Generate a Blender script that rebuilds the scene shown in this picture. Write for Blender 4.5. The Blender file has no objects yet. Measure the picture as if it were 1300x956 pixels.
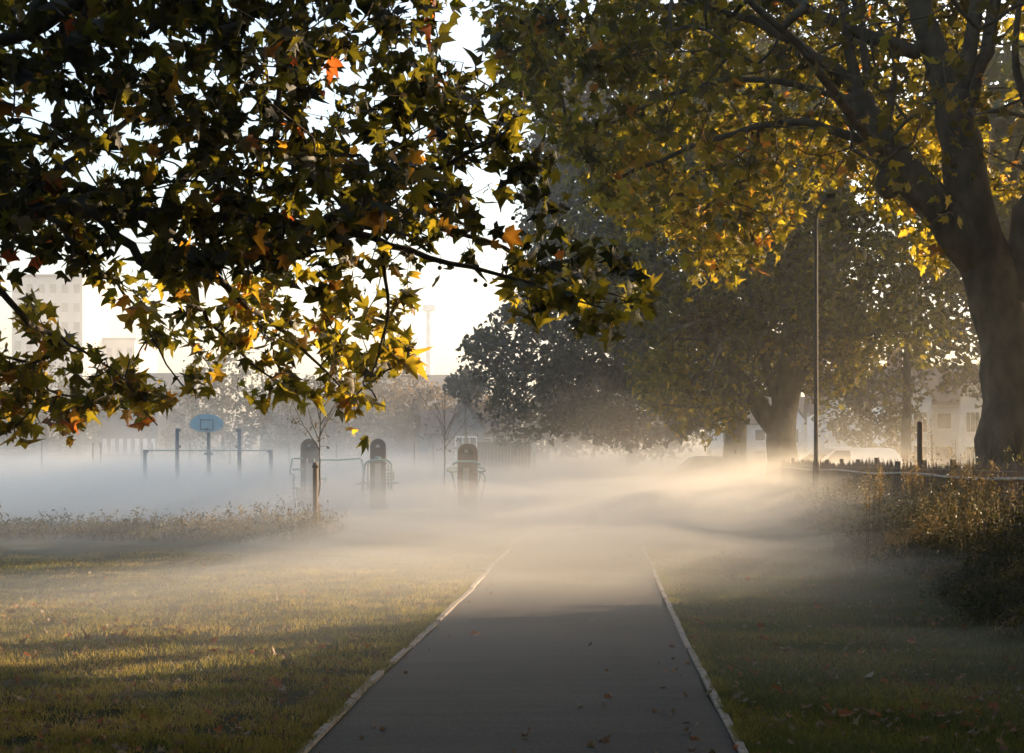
import bpy, math, random
import numpy as np
from mathutils import Vector, Matrix
R = math.radians
rng = np.random.default_rng(7)
random.seed(7)
sc = bpy.context.scene
col = sc.collection

# ------------------------------------------------------------------ camera
F, CX, HY, EYE = 1805.0, 650.0, 583.0, 1.6
cam_d = bpy.data.cameras.new('camera'); cam = bpy.data.objects.new('camera', cam_d); col.objects.link(cam)
cam.location = (0, 0, EYE); cam.rotation_euler = (R(90), 0, 0)
cam_d.sensor_width = 36; cam_d.lens = 36*F/1300; cam_d.shift_y = 105/1300
cam_d.clip_start = .1; cam_d.clip_end = 3000
sc.camera = cam
def P(px, py, Y): return np.array([(px-CX)*Y/F, Y, EYE+(HY-py)*Y/F])
def unproj(p):
    Y = np.maximum(p[..., 1], .5)
    return CX+p[..., 0]*F/Y, HY-(p[..., 2]-EYE)*F/Y

# ------------------------------------------------------------------ light
SUN_AZ, SUN_EL = 66.0, 15.0
w = bpy.data.worlds.new('World'); sc.world = w; w.use_nodes = True
nt = w.node_tree; nt.nodes.clear()
sky = nt.nodes.new('ShaderNodeTexSky'); sky.sky_type = 'NISHITA'; sky.sun_disc = False
sky.sun_elevation = R(SUN_EL); sky.sun_rotation = R(SUN_AZ); sky.dust_density = 3.5; sky.air_density = 1.0; sky.ozone_density = .3
bg = nt.nodes.new('ShaderNodeBackground'); bg.inputs['Strength'].default_value = .15
ow = nt.nodes.new('ShaderNodeOutputWorld')
nt.links.new(sky.outputs[0], bg.inputs[0]); nt.links.new(bg.outputs[0], ow.inputs[0])
sd = bpy.data.lights.new('sun', 'SUN'); so = bpy.data.objects.new('sun', sd); col.objects.link(so)
sd.energy = 5.0; sd.angle = R(.5); sd.color = (1.0, .73, .46)
S = Vector((math.sin(R(SUN_AZ))*math.cos(R(SUN_EL)), math.cos(R(SUN_AZ))*math.cos(R(SUN_EL)), math.sin(R(SUN_EL))))
so.rotation_euler = (-S).to_track_quat('-Z', 'Y').to_euler(); so.location = (30, 20, 30)
sc.view_settings.view_transform = 'Standard'; sc.view_settings.look = 'None'
sc.view_settings.exposure = 1.7; sc.view_settings.gamma = 1
cy = sc.cycles
cy.max_bounces = 5; cy.diffuse_bounces = 2; cy.glossy_bounces = 1; cy.transmission_bounces = 3; cy.volume_bounces = 2
cy.transparent_max_bounces = 8; cy.sample_clamp_indirect = 4; cy.caustics_reflective = False; cy.caustics_refractive = False
cy.use_denoising = True; cy.use_adaptive_sampling = True; cy.adaptive_threshold = .015

# ------------------------------------------------------------------ materials
M = {}
def nodes_of(name):
    m = bpy.data.materials.new(name); m.use_nodes = True; M[name] = m
    return m, m.node_tree, m.node_tree.nodes['Principled BSDF']
def simple(name, c, rough=.7, var=.25, scale=6, metal=0, bump=0, stretch=(1, 1, 1)):
    m, t, b = nodes_of(name)
    tc = t.nodes.new('ShaderNodeTexCoord'); mp = t.nodes.new('ShaderNodeMapping'); mp.inputs['Scale'].default_value = stretch
    n = t.nodes.new('ShaderNodeTexNoise'); n.inputs['Scale'].default_value = scale; n.inputs['Detail'].default_value = 6
    r = t.nodes.new('ShaderNodeValToRGB')
    r.color_ramp.elements[0].position = .3; r.color_ramp.elements[1].position = .7
    r.color_ramp.elements[0].color = (*[v*(1-var) for v in c], 1); r.color_ramp.elements[1].color = (*[min(1, v*(1+var)) for v in c], 1)
    t.links.new(tc.outputs['Object'], mp.inputs[0]); t.links.new(mp.outputs[0], n.inputs['Vector'])
    t.links.new(n.outputs[0], r.inputs[0]); t.links.new(r.outputs[0], b.inputs['Base Color'])
    b.inputs['Roughness'].default_value = rough; b.inputs['Metallic'].default_value = metal
    if bump:
        bp = t.nodes.new('ShaderNodeBump'); bp.inputs['Strength'].default_value = bump; bp.inputs['Distance'].default_value = .02
        t.links.new(n.outputs[0], bp.inputs['Height']); t.links.new(bp.outputs[0], b.inputs['Normal'])
    return m
def leaf_mat(name, ramp, tramp, trans=.5, rough=.5):
    m, t, b = nodes_of(name)
    a = t.nodes.new('ShaderNodeAttribute'); a.attribute_name = 'tone'
    def rmp(st):
        r = t.nodes.new('ShaderNodeValToRGB'); cr = r.color_ramp
        while len(cr.elements) < len(st): cr.elements.new(.5)
        for e, (p, c) in zip(cr.elements, st): e.position = p; e.color = (*c, 1)
        t.links.new(a.outputs['Fac'], r.inputs[0]); return r
    r1 = rmp(ramp); r2 = rmp(tramp)
    b.inputs['Roughness'].default_value = rough
    b.inputs['Specular IOR Level'].default_value = .35
    t.links.new(r1.outputs[0], b.inputs['Base Color'])
    tr = t.nodes.new('ShaderNodeBsdfTranslucent'); t.links.new(r2.outputs[0], tr.inputs[0])
    mx = t.nodes.new('ShaderNodeMixShader'); mx.inputs[0].default_value = trans
    t.links.new(b.outputs[0], mx.inputs[1]); t.links.new(tr.outputs[0], mx.inputs[2])
    t.links.new(mx.outputs[0], t.nodes['Material Output'].inputs['Surface'])
    return m
leaf_mat('plane_leaf', [(0, (.007, .010, .003)), (.35, (.014, .016, .004)), (.6, (.035, .028, .006)), (.82, (.12, .05, .01)), (1, (.10, .025, .008))],
         [(0, (.02, .024, .004)), (.35, (.22, .19, .012)), (.6, (.62, .47, .03)), (.82, (.75, .34, .03)), (1, (.6, .12, .03))], .5)
leaf_mat('far_leaf', [(0, (.015, .02, .008)), (.5, (.03, .03, .01)), (1, (.09, .06, .012))],
         [(0, (.04, .05, .01)), (.5, (.24, .22, .02)), (1, (.6, .42, .03))], .45)
leaf_mat('dark_leaf', [(0, (.015, .016, .005)), (1, (.034, .032, .009))], [(0, (.025, .026, .006)), (1, (.11, .10, .018))], .3)
leaf_mat('brown_leaf', [(0, (.05, .045, .025)), (1, (.12, .08, .035))], [(0, (.08, .07, .03)), (1, (.28, .18, .06))], .4)
leaf_mat('grass_blade', [(0, (.012, .016, .005)), (.5, (.045, .042, .012)), (1, (.16, .12, .05))],
         [(0, (.10, .14, .02)), (.5, (.36, .31, .05)), (1, (.6, .43, .13))], .45)
leaf_mat('weed', [(0, (.012, .014, .007)), (.5, (.026, .023, .009)), (1, (.11, .07, .033))],
         [(0, (.05, .055, .015)), (.5, (.13, .11, .03)), (1, (.5, .33, .12))], .4)
leaf_mat('litter', [(0, (.14, .11, .075)), (.5, (.12, .065, .03)), (1, (.26, .075, .025))],
         [(0, (.2, .15, .08)), (.5, (.22, .11, .04)), (1, (.42, .12, .03))], .25)
simple('bark', (.062, .053, .037), .9, .7, 2.2, bump=1.0, stretch=(1.6, 1.6, .9))
simple('thin_bark', (.05, .04, .03), .9, .3, 8)
simple('old_timber', (.13, .10, .075), .85, .4, 5, bump=.5, stretch=(6, 6, .6))
simple('paling_wood', (.16, .115, .08), .85, .4, 9, stretch=(6, 6, .6))
simple('pale_rail', (.42, .36, .29), .8, .2, 5)
simple('dark_panel', (.035, .035, .038), .45, .15, 5)
simple('teal_metal', (.16, .30, .30), .4, .15, 5, metal=.3)
simple('grey_metal', (.35, .38, .38), .35, .1, 5, metal=.6)
simple('steel_blue', (.05, .075, .09), .45, .15, 5, metal=.3)
simple('board_blue', (.20, .36, .44), .4, .1, 5)
simple('lamp_black', (.016, .016, .016), .85, .15, 5)
simple('white_paint', (.78, .78, .76), .5, .06, 4)
simple('car_white', (.75, .76, .78), .25, .03, 3)
simple('car_grey', (.20, .21, .23), .25, .05, 3)
simple('rubber', (.02, .02, .02), .8, .2, 5)
simple('dark_glass', (.03, .035, .04), .08, .1, 3)
simple('lens', (.7, .7, .68), .1, .05, 3)
simple('red_lens', (.4, .02, .02), .15, .05, 3)
simple('roof_tile', (.10, .06, .045), .85, .35, 9, bump=.4, stretch=(1, 1, 6))
simple('brick', (.26, .13, .09), .85, .3, 7, bump=.3)
simple('render_wall', (.74, .74, .72), .85, .12, 2)
simple('concrete_far', (.36, .35, .34), .85, .12, .4)
simple('grey_wall', (.13, .13, .14), .85, .15, .6)
simple('court_boards', (.10, .065, .045), .85, .35, 4, stretch=(6, 1, .5))
simple('kerb_stone', (.24, .21, .185), .9, .35, 14, bump=.5)
simple('rubber_black', (.025, .025, .025), .7, .2, 4)
simple('seed_husk', (.06, .04, .025), .95, .3, 60)

def ground_mat():
    m, t, b = nodes_of('turf')
    tc = t.nodes.new('ShaderNodeTexCoord')
    def noise(s, d=8):
        n = t.nodes.new('ShaderNodeTexNoise'); n.inputs['Scale'].default_value = s; n.inputs['Detail'].default_value = d
        t.links.new(tc.outputs['Object'], n.inputs['Vector']); return n
    def ramp(n, st):
        r = t.nodes.new('ShaderNodeValToRGB')
        while len(r.color_ramp.elements) < len(st): r.color_ramp.elements.new(.5)
        for e, (p, c) in zip(r.color_ramp.elements, st): e.position = p; e.color = (*c, 1)
        t.links.new(n.outputs[0], r.inputs[0]); return r
    r1 = ramp(noise(1.2), [(.35, (.025, .03, .01)), (.6, (.055, .052, .018)), (.75, (.09, .07, .032))])
    r2 = ramp(noise(26), [(.35, (.3, .3, .3)), (.65, (1.2, 1.2, 1.2))])
    mx = t.nodes.new('ShaderNodeMixRGB'); mx.blend_type = 'MULTIPLY'; mx.inputs[0].default_value = .8
    t.links.new(r1.outputs[0], mx.inputs[1]); t.links.new(r2.outputs[0], mx.inputs[2]); t.links.new(mx.outputs[0], b.inputs['Base Color'])
    b.inputs['Roughness'].default_value = .95; b.inputs['Specular IOR Level'].default_value = .1
    bp = t.nodes.new('ShaderNodeBump'); bp.inputs['Strength'].default_value = .9; bp.inputs['Distance'].default_value = .04
    n3 = noise(40); t.links.new(n3.outputs[0], bp.inputs['Height']); t.links.new(bp.outputs[0], b.inputs['Normal'])
ground_mat()
def path_mat():
    m, t, b = nodes_of('asphalt')
    tc = t.nodes.new('ShaderNodeTexCoord')
    mp = t.nodes.new('ShaderNodeMapping'); mp.inputs['Scale'].default_value = (.35, 3.2, 1); t.links.new(tc.outputs['Object'], mp.inputs[0])
    n1 = t.nodes.new('ShaderNodeTexNoise'); n1.inputs['Scale'].default_value = 2.2; n1.inputs['Detail'].default_value = 7; t.links.new(mp.outputs[0], n1.inputs['Vector'])
    n2 = t.nodes.new('ShaderNodeTexNoise'); n2.inputs['Scale'].default_value = 50; n2.inputs['Detail'].default_value = 4; t.links.new(tc.outputs['Object'], n2.inputs['Vector'])
    n3 = t.nodes.new('ShaderNodeTexNoise'); n3.inputs['Scale'].default_value = .8; n3.inputs['Detail'].default_value = 5; t.links.new(tc.outputs['Object'], n3.inputs['Vector'])
    r = t.nodes.new('ShaderNodeValToRGB'); r.color_ramp.elements[0].position = .35; r.color_ramp.elements[1].position = .7
    r.color_ramp.elements[0].color = (.012, .0105, .009, 1); r.color_ramp.elements[1].color = (.042, .035, .029, 1)
    ad = t.nodes.new('ShaderNodeMath'); ad.operation = 'ADD'; t.links.new(n1.outputs[0], ad.inputs[0]); t.links.new(n3.outputs[0], ad.inputs[1])
    hf = t.nodes.new('ShaderNodeMath'); hf.operation = 'MULTIPLY'; hf.inputs[1].default_value = .5; t.links.new(ad.outputs[0], hf.inputs[0])
    t.links.new(hf.outputs[0], r.inputs[0])
    r2 = t.nodes.new('ShaderNodeValToRGB'); r2.color_ramp.elements[0].position = .3; r2.color_ramp.elements[1].position = .7
    r2.color_ramp.elements[0].color = (.4, .4, .4, 1); r2.color_ramp.elements[1].color = (1.7, 1.65, 1.6, 1); t.links.new(n2.outputs[0], r2.inputs[0])
    mx = t.nodes.new('ShaderNodeMixRGB'); mx.blend_type = 'MULTIPLY'; mx.inputs[0].default_value = 1
    t.links.new(r.outputs[0], mx.inputs[1]); t.links.new(r2.outputs[0], mx.inputs[2]); t.links.new(mx.outputs[0], b.inputs['Base Color'])
    b.inputs['Roughness'].default_value = .8
    bp = t.nodes.new('ShaderNodeBump'); bp.inputs['Strength'].default_value = .7; bp.inputs['Distance'].default_value = .012
    a2 = t.nodes.new('ShaderNodeMath'); a2.operation = 'ADD'; t.links.new(n1.outputs[0], a2.inputs[0]); t.links.new(n2.outputs[0], a2.inputs[1])
    t.links.new(a2.outputs[0], bp.inputs['Height']); t.links.new(bp.outputs[0], b.inputs['Normal'])
path_mat()
def vol_mat(name, dens, c=(.95, .95, .97), g=.55):
    m = bpy.data.materials.new(name); m.use_nodes = True; t = m.node_tree; t.nodes.clear(); M[name] = m
    v = t.nodes.new('ShaderNodeVolumePrincipled'); o = t.nodes.new('ShaderNodeOutputMaterial')
    v.inputs['Density'].default_value = dens; v.inputs['Color'].default_value = (*c, 1); v.inputs['Anisotropy'].default_value = g
    t.links.new(v.outputs[0], o.inputs['Volume'])
    return m

# ------------------------------------------------------------------ helpers
def link_mesh(name, me, mat, parent=None):
    o = bpy.data.objects.new(name, me); col.objects.link(o)
    if mat: me.materials.append(M[mat])
    if parent is not None: o.parent = parent
    return o
def tag(o, label=None, cat=None, group=None, kind=None):
    if label: o['label'] = label
    if cat: o['category'] = cat
    if group: o['group'] = group
    if kind: o['kind'] = kind
    return o
def empty(name, loc, rz, label, cat, group=None):
    o = bpy.data.objects.new(name, None); col.objects.link(o); o.empty_display_size = .2
    o.location = loc; o.rotation_euler = (0, 0, rz)
    return tag(o, label, cat, group)
def copy_tree(o, parent=None):
    c = o.copy(); col.objects.link(c); c.parent = parent
    for ch in list(o.children): copy_tree(ch, c)
    return c
class MB:
    def __init__(s): s.v = []; s.f = []
    def add(s, vs, fs):
        k = len(s.v); s.v += [tuple(v) for v in vs]; s.f += [tuple(i+k for i in f) for f in fs]; return s
    def box(s, c, d, rz=0, rx=0, ry=0):
        m = Matrix.Translation(c) @ Matrix.Rotation(rz, 4, 'Z') @ Matrix.Rotation(ry, 4, 'Y') @ Matrix.Rotation(rx, 4, 'X')
        vs = [m @ Vector((x*d[0]/2, y*d[1]/2, z*d[2]/2)) for x in (-1, 1) for y in (-1, 1) for z in (-1, 1)]
        return s.add(vs, [(0, 1, 3, 2), (4, 6, 7, 5), (0, 4, 5, 1), (2, 3, 7, 6), (0, 2, 6, 4), (1, 5, 7, 3)])
    def tube(s, pts, rad, n=8, cap=True):
        pts = [Vector(p) for p in pts]; N = len(pts)
        if not hasattr(rad, '__len__'): rad = [rad]*N
        up = None; vs = []
        for i, p in enumerate(pts):
            t = (pts[min(i+1, N-1)]-pts[max(i-1, 0)]).normalized()
            if up is None: up = t.orthogonal().normalized()
            up = (up-t*up.dot(t)); up = up.normalized() if up.length > 1e-5 else t.orthogonal().normalized()
            b = t.cross(up)
            for k in range(n):
                a = 2*math.pi*k/n; vs.append(p+(up*math.cos(a)+b*math.sin(a))*rad[i])
        fs = [(i*n+k, i*n+(k+1) % n, (i+1)*n+(k+1) % n, (i+1)*n+k) for i in range(N-1) for k in range(n)]
        if cap: fs += [tuple(range(n-1, -1, -1)), tuple((N-1)*n+k for k in range(n))]
        return s.add(vs, fs)
    def prism(s, prof, y0, y1):       # profile in xz, extruded along y
        n = len(prof); vs = [(x, y0, z) for x, z in prof]+[(x, y1, z) for x, z in prof]
        return s.add(vs, [tuple(range(n)), tuple(range(2*n-1, n-1, -1))]+[(i, i+n, (i+1) % n+n, (i+1) % n) for i in range(n)])
    def sphere(s, c, r, n=8, m=6, sz=1):
        vs = [(c[0], c[1], c[2]+r*sz)]; fs = []
        for i in range(1, m):
            for k in range(n):
                a = math.pi*i/m; b = 2*math.pi*k/n
                vs.append((c[0]+r*math.sin(a)*math.cos(b), c[1]+r*math.sin(a)*math.sin(b), c[2]+r*sz*math.cos(a)))
        vs.append((c[0], c[1], c[2]-r*sz)); L = len(vs)-1
        for k in range(n):
            fs.append((0, 1+k, 1+(k+1) % n)); fs.append((L, L-n+(k+1) % n, L-n+k))
            for i in range(m-2): fs.append((1+i*n+k, 1+(i+1)*n+k, 1+(i+1)*n+(k+1) % n, 1+i*n+(k+1) % n))
        return s.add(vs, fs)
    def build(s, name, mat, parent=None, smooth=False, bevel=0):
        me = bpy.data.meshes.new(name); me.from_pydata(s.v, [], s.f)
        import bmesh
        bm = bmesh.new(); bm.from_mesh(me); bmesh.ops.recalc_face_normals(bm, faces=bm.faces)
        if bevel: bmesh.ops.bevel(bm, geom=list(bm.edges), offset=bevel, segments=2, affect='EDGES', profile=.7)
        bm.to_mesh(me); bm.free()
        if smooth: me.shade_smooth()
        return link_mesh(name, me, mat, parent)
def np_mesh(name, V, T, mat, parent=None, tone=None):
    me = bpy.data.meshes.new(name)
    V = np.ascontiguousarray(V, dtype=np.float32); T = np.ascontiguousarray(T, dtype=np.int32)
    k = T.shape[1]
    me.vertices.add(len(V)); me.vertices.foreach_set('co', V.ravel())
    me.loops.add(T.size); me.loops.foreach_set('vertex_index', T.ravel())
    me.polygons.add(len(T)); me.polygons.foreach_set('loop_start', np.arange(0, T.size, k, dtype=np.int32))
    me.update(calc_edges=True)
    if tone is not None:
        a = me.attributes.new('tone', 'FLOAT', 'POINT'); a.data.foreach_set('value', np.ascontiguousarray(tone, dtype=np.float32))
    return link_mesh(name, me, mat, parent)

# leaf shapes: (side, along) outline with a fan centre; the first two points are the stalk
LOBED = np.array([(0, .36), (0, 0), (.20, -.05), (.50, .10), (.30, .27), (.54, .60), (.24, .56), (.12, .80), (0, 1.0), (-.12, .80), (-.24, .56), (-.54, .60), (-.30, .27), (-.50, .10), (-.20, -.05),
                  (-.012, -.42), (.012, -.42)], float)
LOBED_T = np.array([(0, i, i+1) for i in range(1, 14)]+[(0, 14, 1), (1, 15, 16)])
SIMPLE = np.array([(0, 0), (.38, .30), (.30, .62), (0, 1), (-.30, .62), (-.38, .30)], float)
SIMPLE_T = np.array([(0, 1, 2), (0, 2, 3), (0, 3, 4), (0, 4, 5)])
DIAMOND = np.array([(0, 0), (.4, .5), (0, 1), (-.4, .5)], float)
DIAMOND_T = np.array([(0, 1, 2), (0, 2, 3)])
def unit(a): return a/np.maximum(np.linalg.norm(a, axis=-1, keepdims=True), 1e-6)
def leaf_arrays(pos, size, d, tmpl, tris, fold=.65, curl=.7, r=rng):
    N = len(pos); n = r.normal(size=(N, 3)); n = unit(n-d*(n*d).sum(1, keepdims=True)); s = np.cross(d, n)
    f = (r.normal(size=(N, 1))*.5+1)*fold; c = r.normal(size=(N, 1))*curl
    u = tmpl[:, 1][None, :]; v = tmpl[:, 0][None, :]
    wv = f*np.abs(v)-c*(u*u)
    V = pos[:, None, :]+size[:, None, None]*(d[:, None, :]*u[..., None]+s[:, None, :]*v[..., None]+n[:, None, :]*wv[..., None])
    V = V+r.normal(size=V.shape)*(size[:, None, None]*.035)
    T = tris[None]+(np.arange(N)*len(tmpl))[:, None, None]
    return V.reshape(-1, 3), T.reshape(-1, 3)

def grow(skel, targets, r=rng, step=.28, tip=.0035, sag=.06, wob=.05):
    """nodes along given limbs, then each target is tied by a curved twig to the nearest node; returns chains"""
    pos = []; rad = []; par = []; limb = []; index = {}
    for pts, r0, r1, parent_limb in skel:
        pts = np.array(pts, float); seg = np.linalg.norm(np.diff(pts, axis=0), axis=1); L = seg.sum()
        t = np.concatenate([[0], np.cumsum(seg)])/L; n = max(3, int(L/step)+1); tt = np.linspace(0, 1, n)
        # smooth through the points
        q = np.stack([np.interp(tt, t, pts[:, k]) for k in range(3)], 1)
        for _ in range(3): q[1:-1] = .25*q[:-2]+.5*q[1:-1]+.25*q[2:]
        q[1:-1] += r.normal(size=(n-2, 3))*min(.05, r1*.3+.01)
        if parent_limb is not None and pos:
            k0 = int(np.argmin(((np.array(pos)-q[0])**2).sum(1)))
        else: k0 = -1
        base = len(pos)
        for i in range(n):
            pos.append(q[i]); rad.append(r0+(r1-r0)*tt[i]**.8); par.append(k0 if i == 0 else base+i-1)
        limb.append((k0, base, n))
    nfix = len(pos); pos = list(pos)
    A = np.zeros((nfix+len(targets)*12, 3)); A[:nfix] = pos; cnt = nfix
    W = np.zeros(len(A)); W[:nfix] = 0
    par += [0]*(len(A)-nfix); hops = np.zeros(len(A))
    targets = np.asarray(targets)
    dm = np.full(len(targets), 1e9)
    for i in range(0, nfix, 400):
        dm = np.minimum(dm, np.sqrt(((targets[:, None]-A[None, i:min(i+400, nfix)])**2).sum(2)).min(1))
    chains = []
    for j in np.argsort(dm):
        T = targets[j]; D = ((A[:cnt]-T)**2).sum(1); k = int(np.argmin(D)); dist = math.sqrt(D[k])
        if dist < .05: continue
        n = int(min(10, max(2, dist/step+1)))
        p0 = A[k]; mid = (p0+T)/2+r.normal(size=3)*dist*.13+np.array([0, 0, sag*dist*1.5])
        tt = np.linspace(0, 1, n+1)[1:, None]
        q = (1-tt)**2*p0+2*tt*(1-tt)*mid+tt*tt*T+r.normal(size=(n, 3))*wob*min(dist, .5)*.3
        ids = [k]
        for i in range(n):
            if cnt >= len(A): break
            A[cnt] = q[i]; par[cnt] = ids[-1]; ids.append(cnt); cnt += 1
        chains.append(ids)
    E = 2.25; acc = np.zeros(cnt)
    for ids in chains: acc[ids[-1]] += tip**E
    for i in range(cnt-1, nfix-1, -1): acc[par[i]] += acc[i]
    rr = np.maximum(acc, tip**E)**(1/E); rr[:nfix] = np.maximum(rad[:nfix], .002)
    return A[:cnt], rr, chains, limb
def branch_mesh(name, mat, parent, A, rr, chains, limb, sides=8, knots=()):
    b = MB()
    for k0, base, n in limb:
        ids = list(range(base, base+n)); pts = [A[i] for i in ids]; rd = [rr[i] for i in ids]
        if k0 >= 0: pts = [A[k0]]+pts; rd = [min(rd[0]*1.25, rr[k0]*.95)]+rd
        b.tube(pts, rd, sides if rd[0] > .05 else 6)
    for ids in chains:
        r0 = min(rr[ids[0]]*.9, rr[ids[1]]*1.05); rd = [r0]+[rr[i] for i in ids[1:]]
        b.tube([A[i] for i in ids], rd, 5 if r0 > .02 else 3, cap=False)
    for c, r in knots: b.sphere(c, r, 12, 8, 1.2)
    me = bpy.data.meshes.new(name); me.from_pydata(b.v, [], b.f); me.shade_smooth()
    return link_mesh(name, me, mat, parent)
def leaves_on(A, chains, per, spread, r=rng, frac=.6, stalk=0.0):
    pos = []; 
    for ids in chains:
        pts = A[ids]; n = per if isinstance(per, int) else max(1, int(r.poisson(per)))
        t = 1-np.abs(r.random(n))*frac; x = t*(len(ids)-1); i = np.minimum(x.astype(int), len(ids)-2); f = (x-i)[:, None]
        pos.append(pts[i]*(1-f)+pts[i+1]*f+r.normal(size=(n, 3))*spread)
    return np.concatenate(pos)
def hang_dir(N, r=rng, down=.7): 
    d = r.normal(size=(N, 3)); d[:, 2] = d[:, 2]*.7-down; return unit(d)
def ellipsoid(n, c, rad, r=rng, hollow=.0):
    d = unit(r.normal(size=(n, 3))); q = (hollow**3+(1-hollow**3)*r.random((n, 1)))**(1/3); return np.array(c)+d*q*np.array(rad)
def clump_filter(p, scale, thr, seed):
    """keep points where a smooth lumpy field is high: gives clumps and gaps"""
    r = np.random.default_rng(seed); f = np.zeros(len(p))
    for k in range(10):
        kv = unit(r.normal(size=3))*2*math.pi/(scale*(.6+r.random()*.9)); f += np.cos(p@kv+r.random()*6.28)
    return f/3.2 > thr

# ------------------------------------------------------------------ setting: ground, path, kerbs, road
PS = .062                                     # path runs along x = .062 y - .42
def pathx(y): return PS*y-.42+.0
def bank(xp, y): 
    t = np.clip((xp-2.6)/3.0, 0, 1); return .38*t*t*(3-2*t)
def ground_z(x, y):
    xp = x-PS*y; s = np.clip((np.abs(xp+.42)-1.5)/1.5, 0, 1)*np.clip((11-xp)/3, 0, 1)
    z = bank(xp, y)+s*(.035*np.sin(x*.9+.5*np.cos(y*.4))*np.cos(y*.55)+.02*np.sin(x*2.3+y*1.7))
    return z-.0
def axis(a, b, fine0, fine1, fs, cs):
    return np.unique(np.concatenate([np.arange(a, fine0, cs), np.arange(fine0, fine1, fs), np.arange(fine1, b+cs, cs)]))
gx = np.unique(np.concatenate([np.arange(-600, -40, 40), np.arange(-40, -12, 2), np.arange(-12, 12, .3), np.arange(12, 40, 2), np.arange(40, 601, 40)]))
gy = np.unique(np.concatenate([np.arange(-60, 4, 4), np.arange(4, 40, .4), np.arange(40, 120, 4), np.arange(120, 900, 60)]))
GX, GY = np.meshgrid(gx, gy); GZ = ground_z(GX, GY)
V = np.stack([GX, GY, GZ], -1).reshape(-1, 3); nx = len(gx); ny = len(gy)
I = (np.arange(ny-1)[:, None]*nx+np.arange(nx-1)[None]).ravel()
g = np_mesh('ground', V, np.stack([I, I+1, I+nx+1, I+nx], 1), 'turf'); g.data.shade_smooth()
tag(g, 'mown park grass, yellow green and worn, on both sides of the path', 'ground', kind='structure')

def strip(name, x0f, x1f, y0, y1, n, z0, z1, mat):
    b = MB(); ys = np.linspace(y0, y1, n)
    for y in ys: 
        a, c = x0f(y), x1f(y); b.v += [(a, y, z0), (a, y, z1), (c, y, z1), (c, y, z0)]
    for i in range(n-1):
        k = i*4
        for j in range(4): b.f.append((k+j, k+(j+1) % 4, k+4+(j+1) % 4, k+4+j))
    b.f += [(0, 1, 2, 3), (4*n-1, 4*n-2, 4*n-3, 4*n-4)]
    return b.build(name, mat)
wl = lambda y: .6*(.02*math.sin(y*1.1)+.012*math.sin(y*2.9+1)+.03*math.sin(y*.33+2))
wr = lambda y: .6*(.02*math.sin(y*.9+2)+.012*math.sin(y*3.1)+.03*math.sin(y*.3))
p = strip('path', lambda y: pathx(y)-1.15+wl(y), lambda y: pathx(y)+1.15+wr(y), -30, 170, 500, -.05, .006, 'asphalt')
tag(p, 'dark asphalt footpath running straight into the mist', 'path', kind='structure')
def kerb(name, off, wf, label):
    b = MB(); y = -10.0; r = np.random.default_rng(int(off*10)+50)
    while y < 90:
        L = 1.0+r.random()*.9; dz = .018+r.random()*.012; sh = r.normal()*.008
        x0 = pathx(y)+off+wf(y)+sh; x1 = pathx(y+L)+off+wf(y+L)+sh; hw = .024
        vs = []
        for (x, yy) in ((x0, y), (x1, y+L-.012)):
            vs += [(x-hw, yy, -.05), (x-hw, yy, dz), (x+hw, yy, dz), (x+hw, yy, -.05)]
        b.add(vs, [(0, 1, 2, 3), (7, 6, 5, 4), (0, 4, 5, 1), (1, 5, 6, 2), (2, 6, 7, 3), (3, 7, 4, 0)]); y += L
    o = b.build(name, 'kerb_stone'); tag(o, label, 'kerb', kind='structure'); return o
kerb('kerb', -1.185, wl, 'thin pale edging along the left side of the path')
kerb('kerb', 1.185, wr, 'thin pale edging along the right side of the path')
rd = strip('road', lambda y: PS*y+11.5, lambda y: PS*y+17.5, -40, 180, 60, .2, .395, 'asphalt')
tag(rd, 'street beyond the paling fence', 'road', kind='structure')

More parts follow.
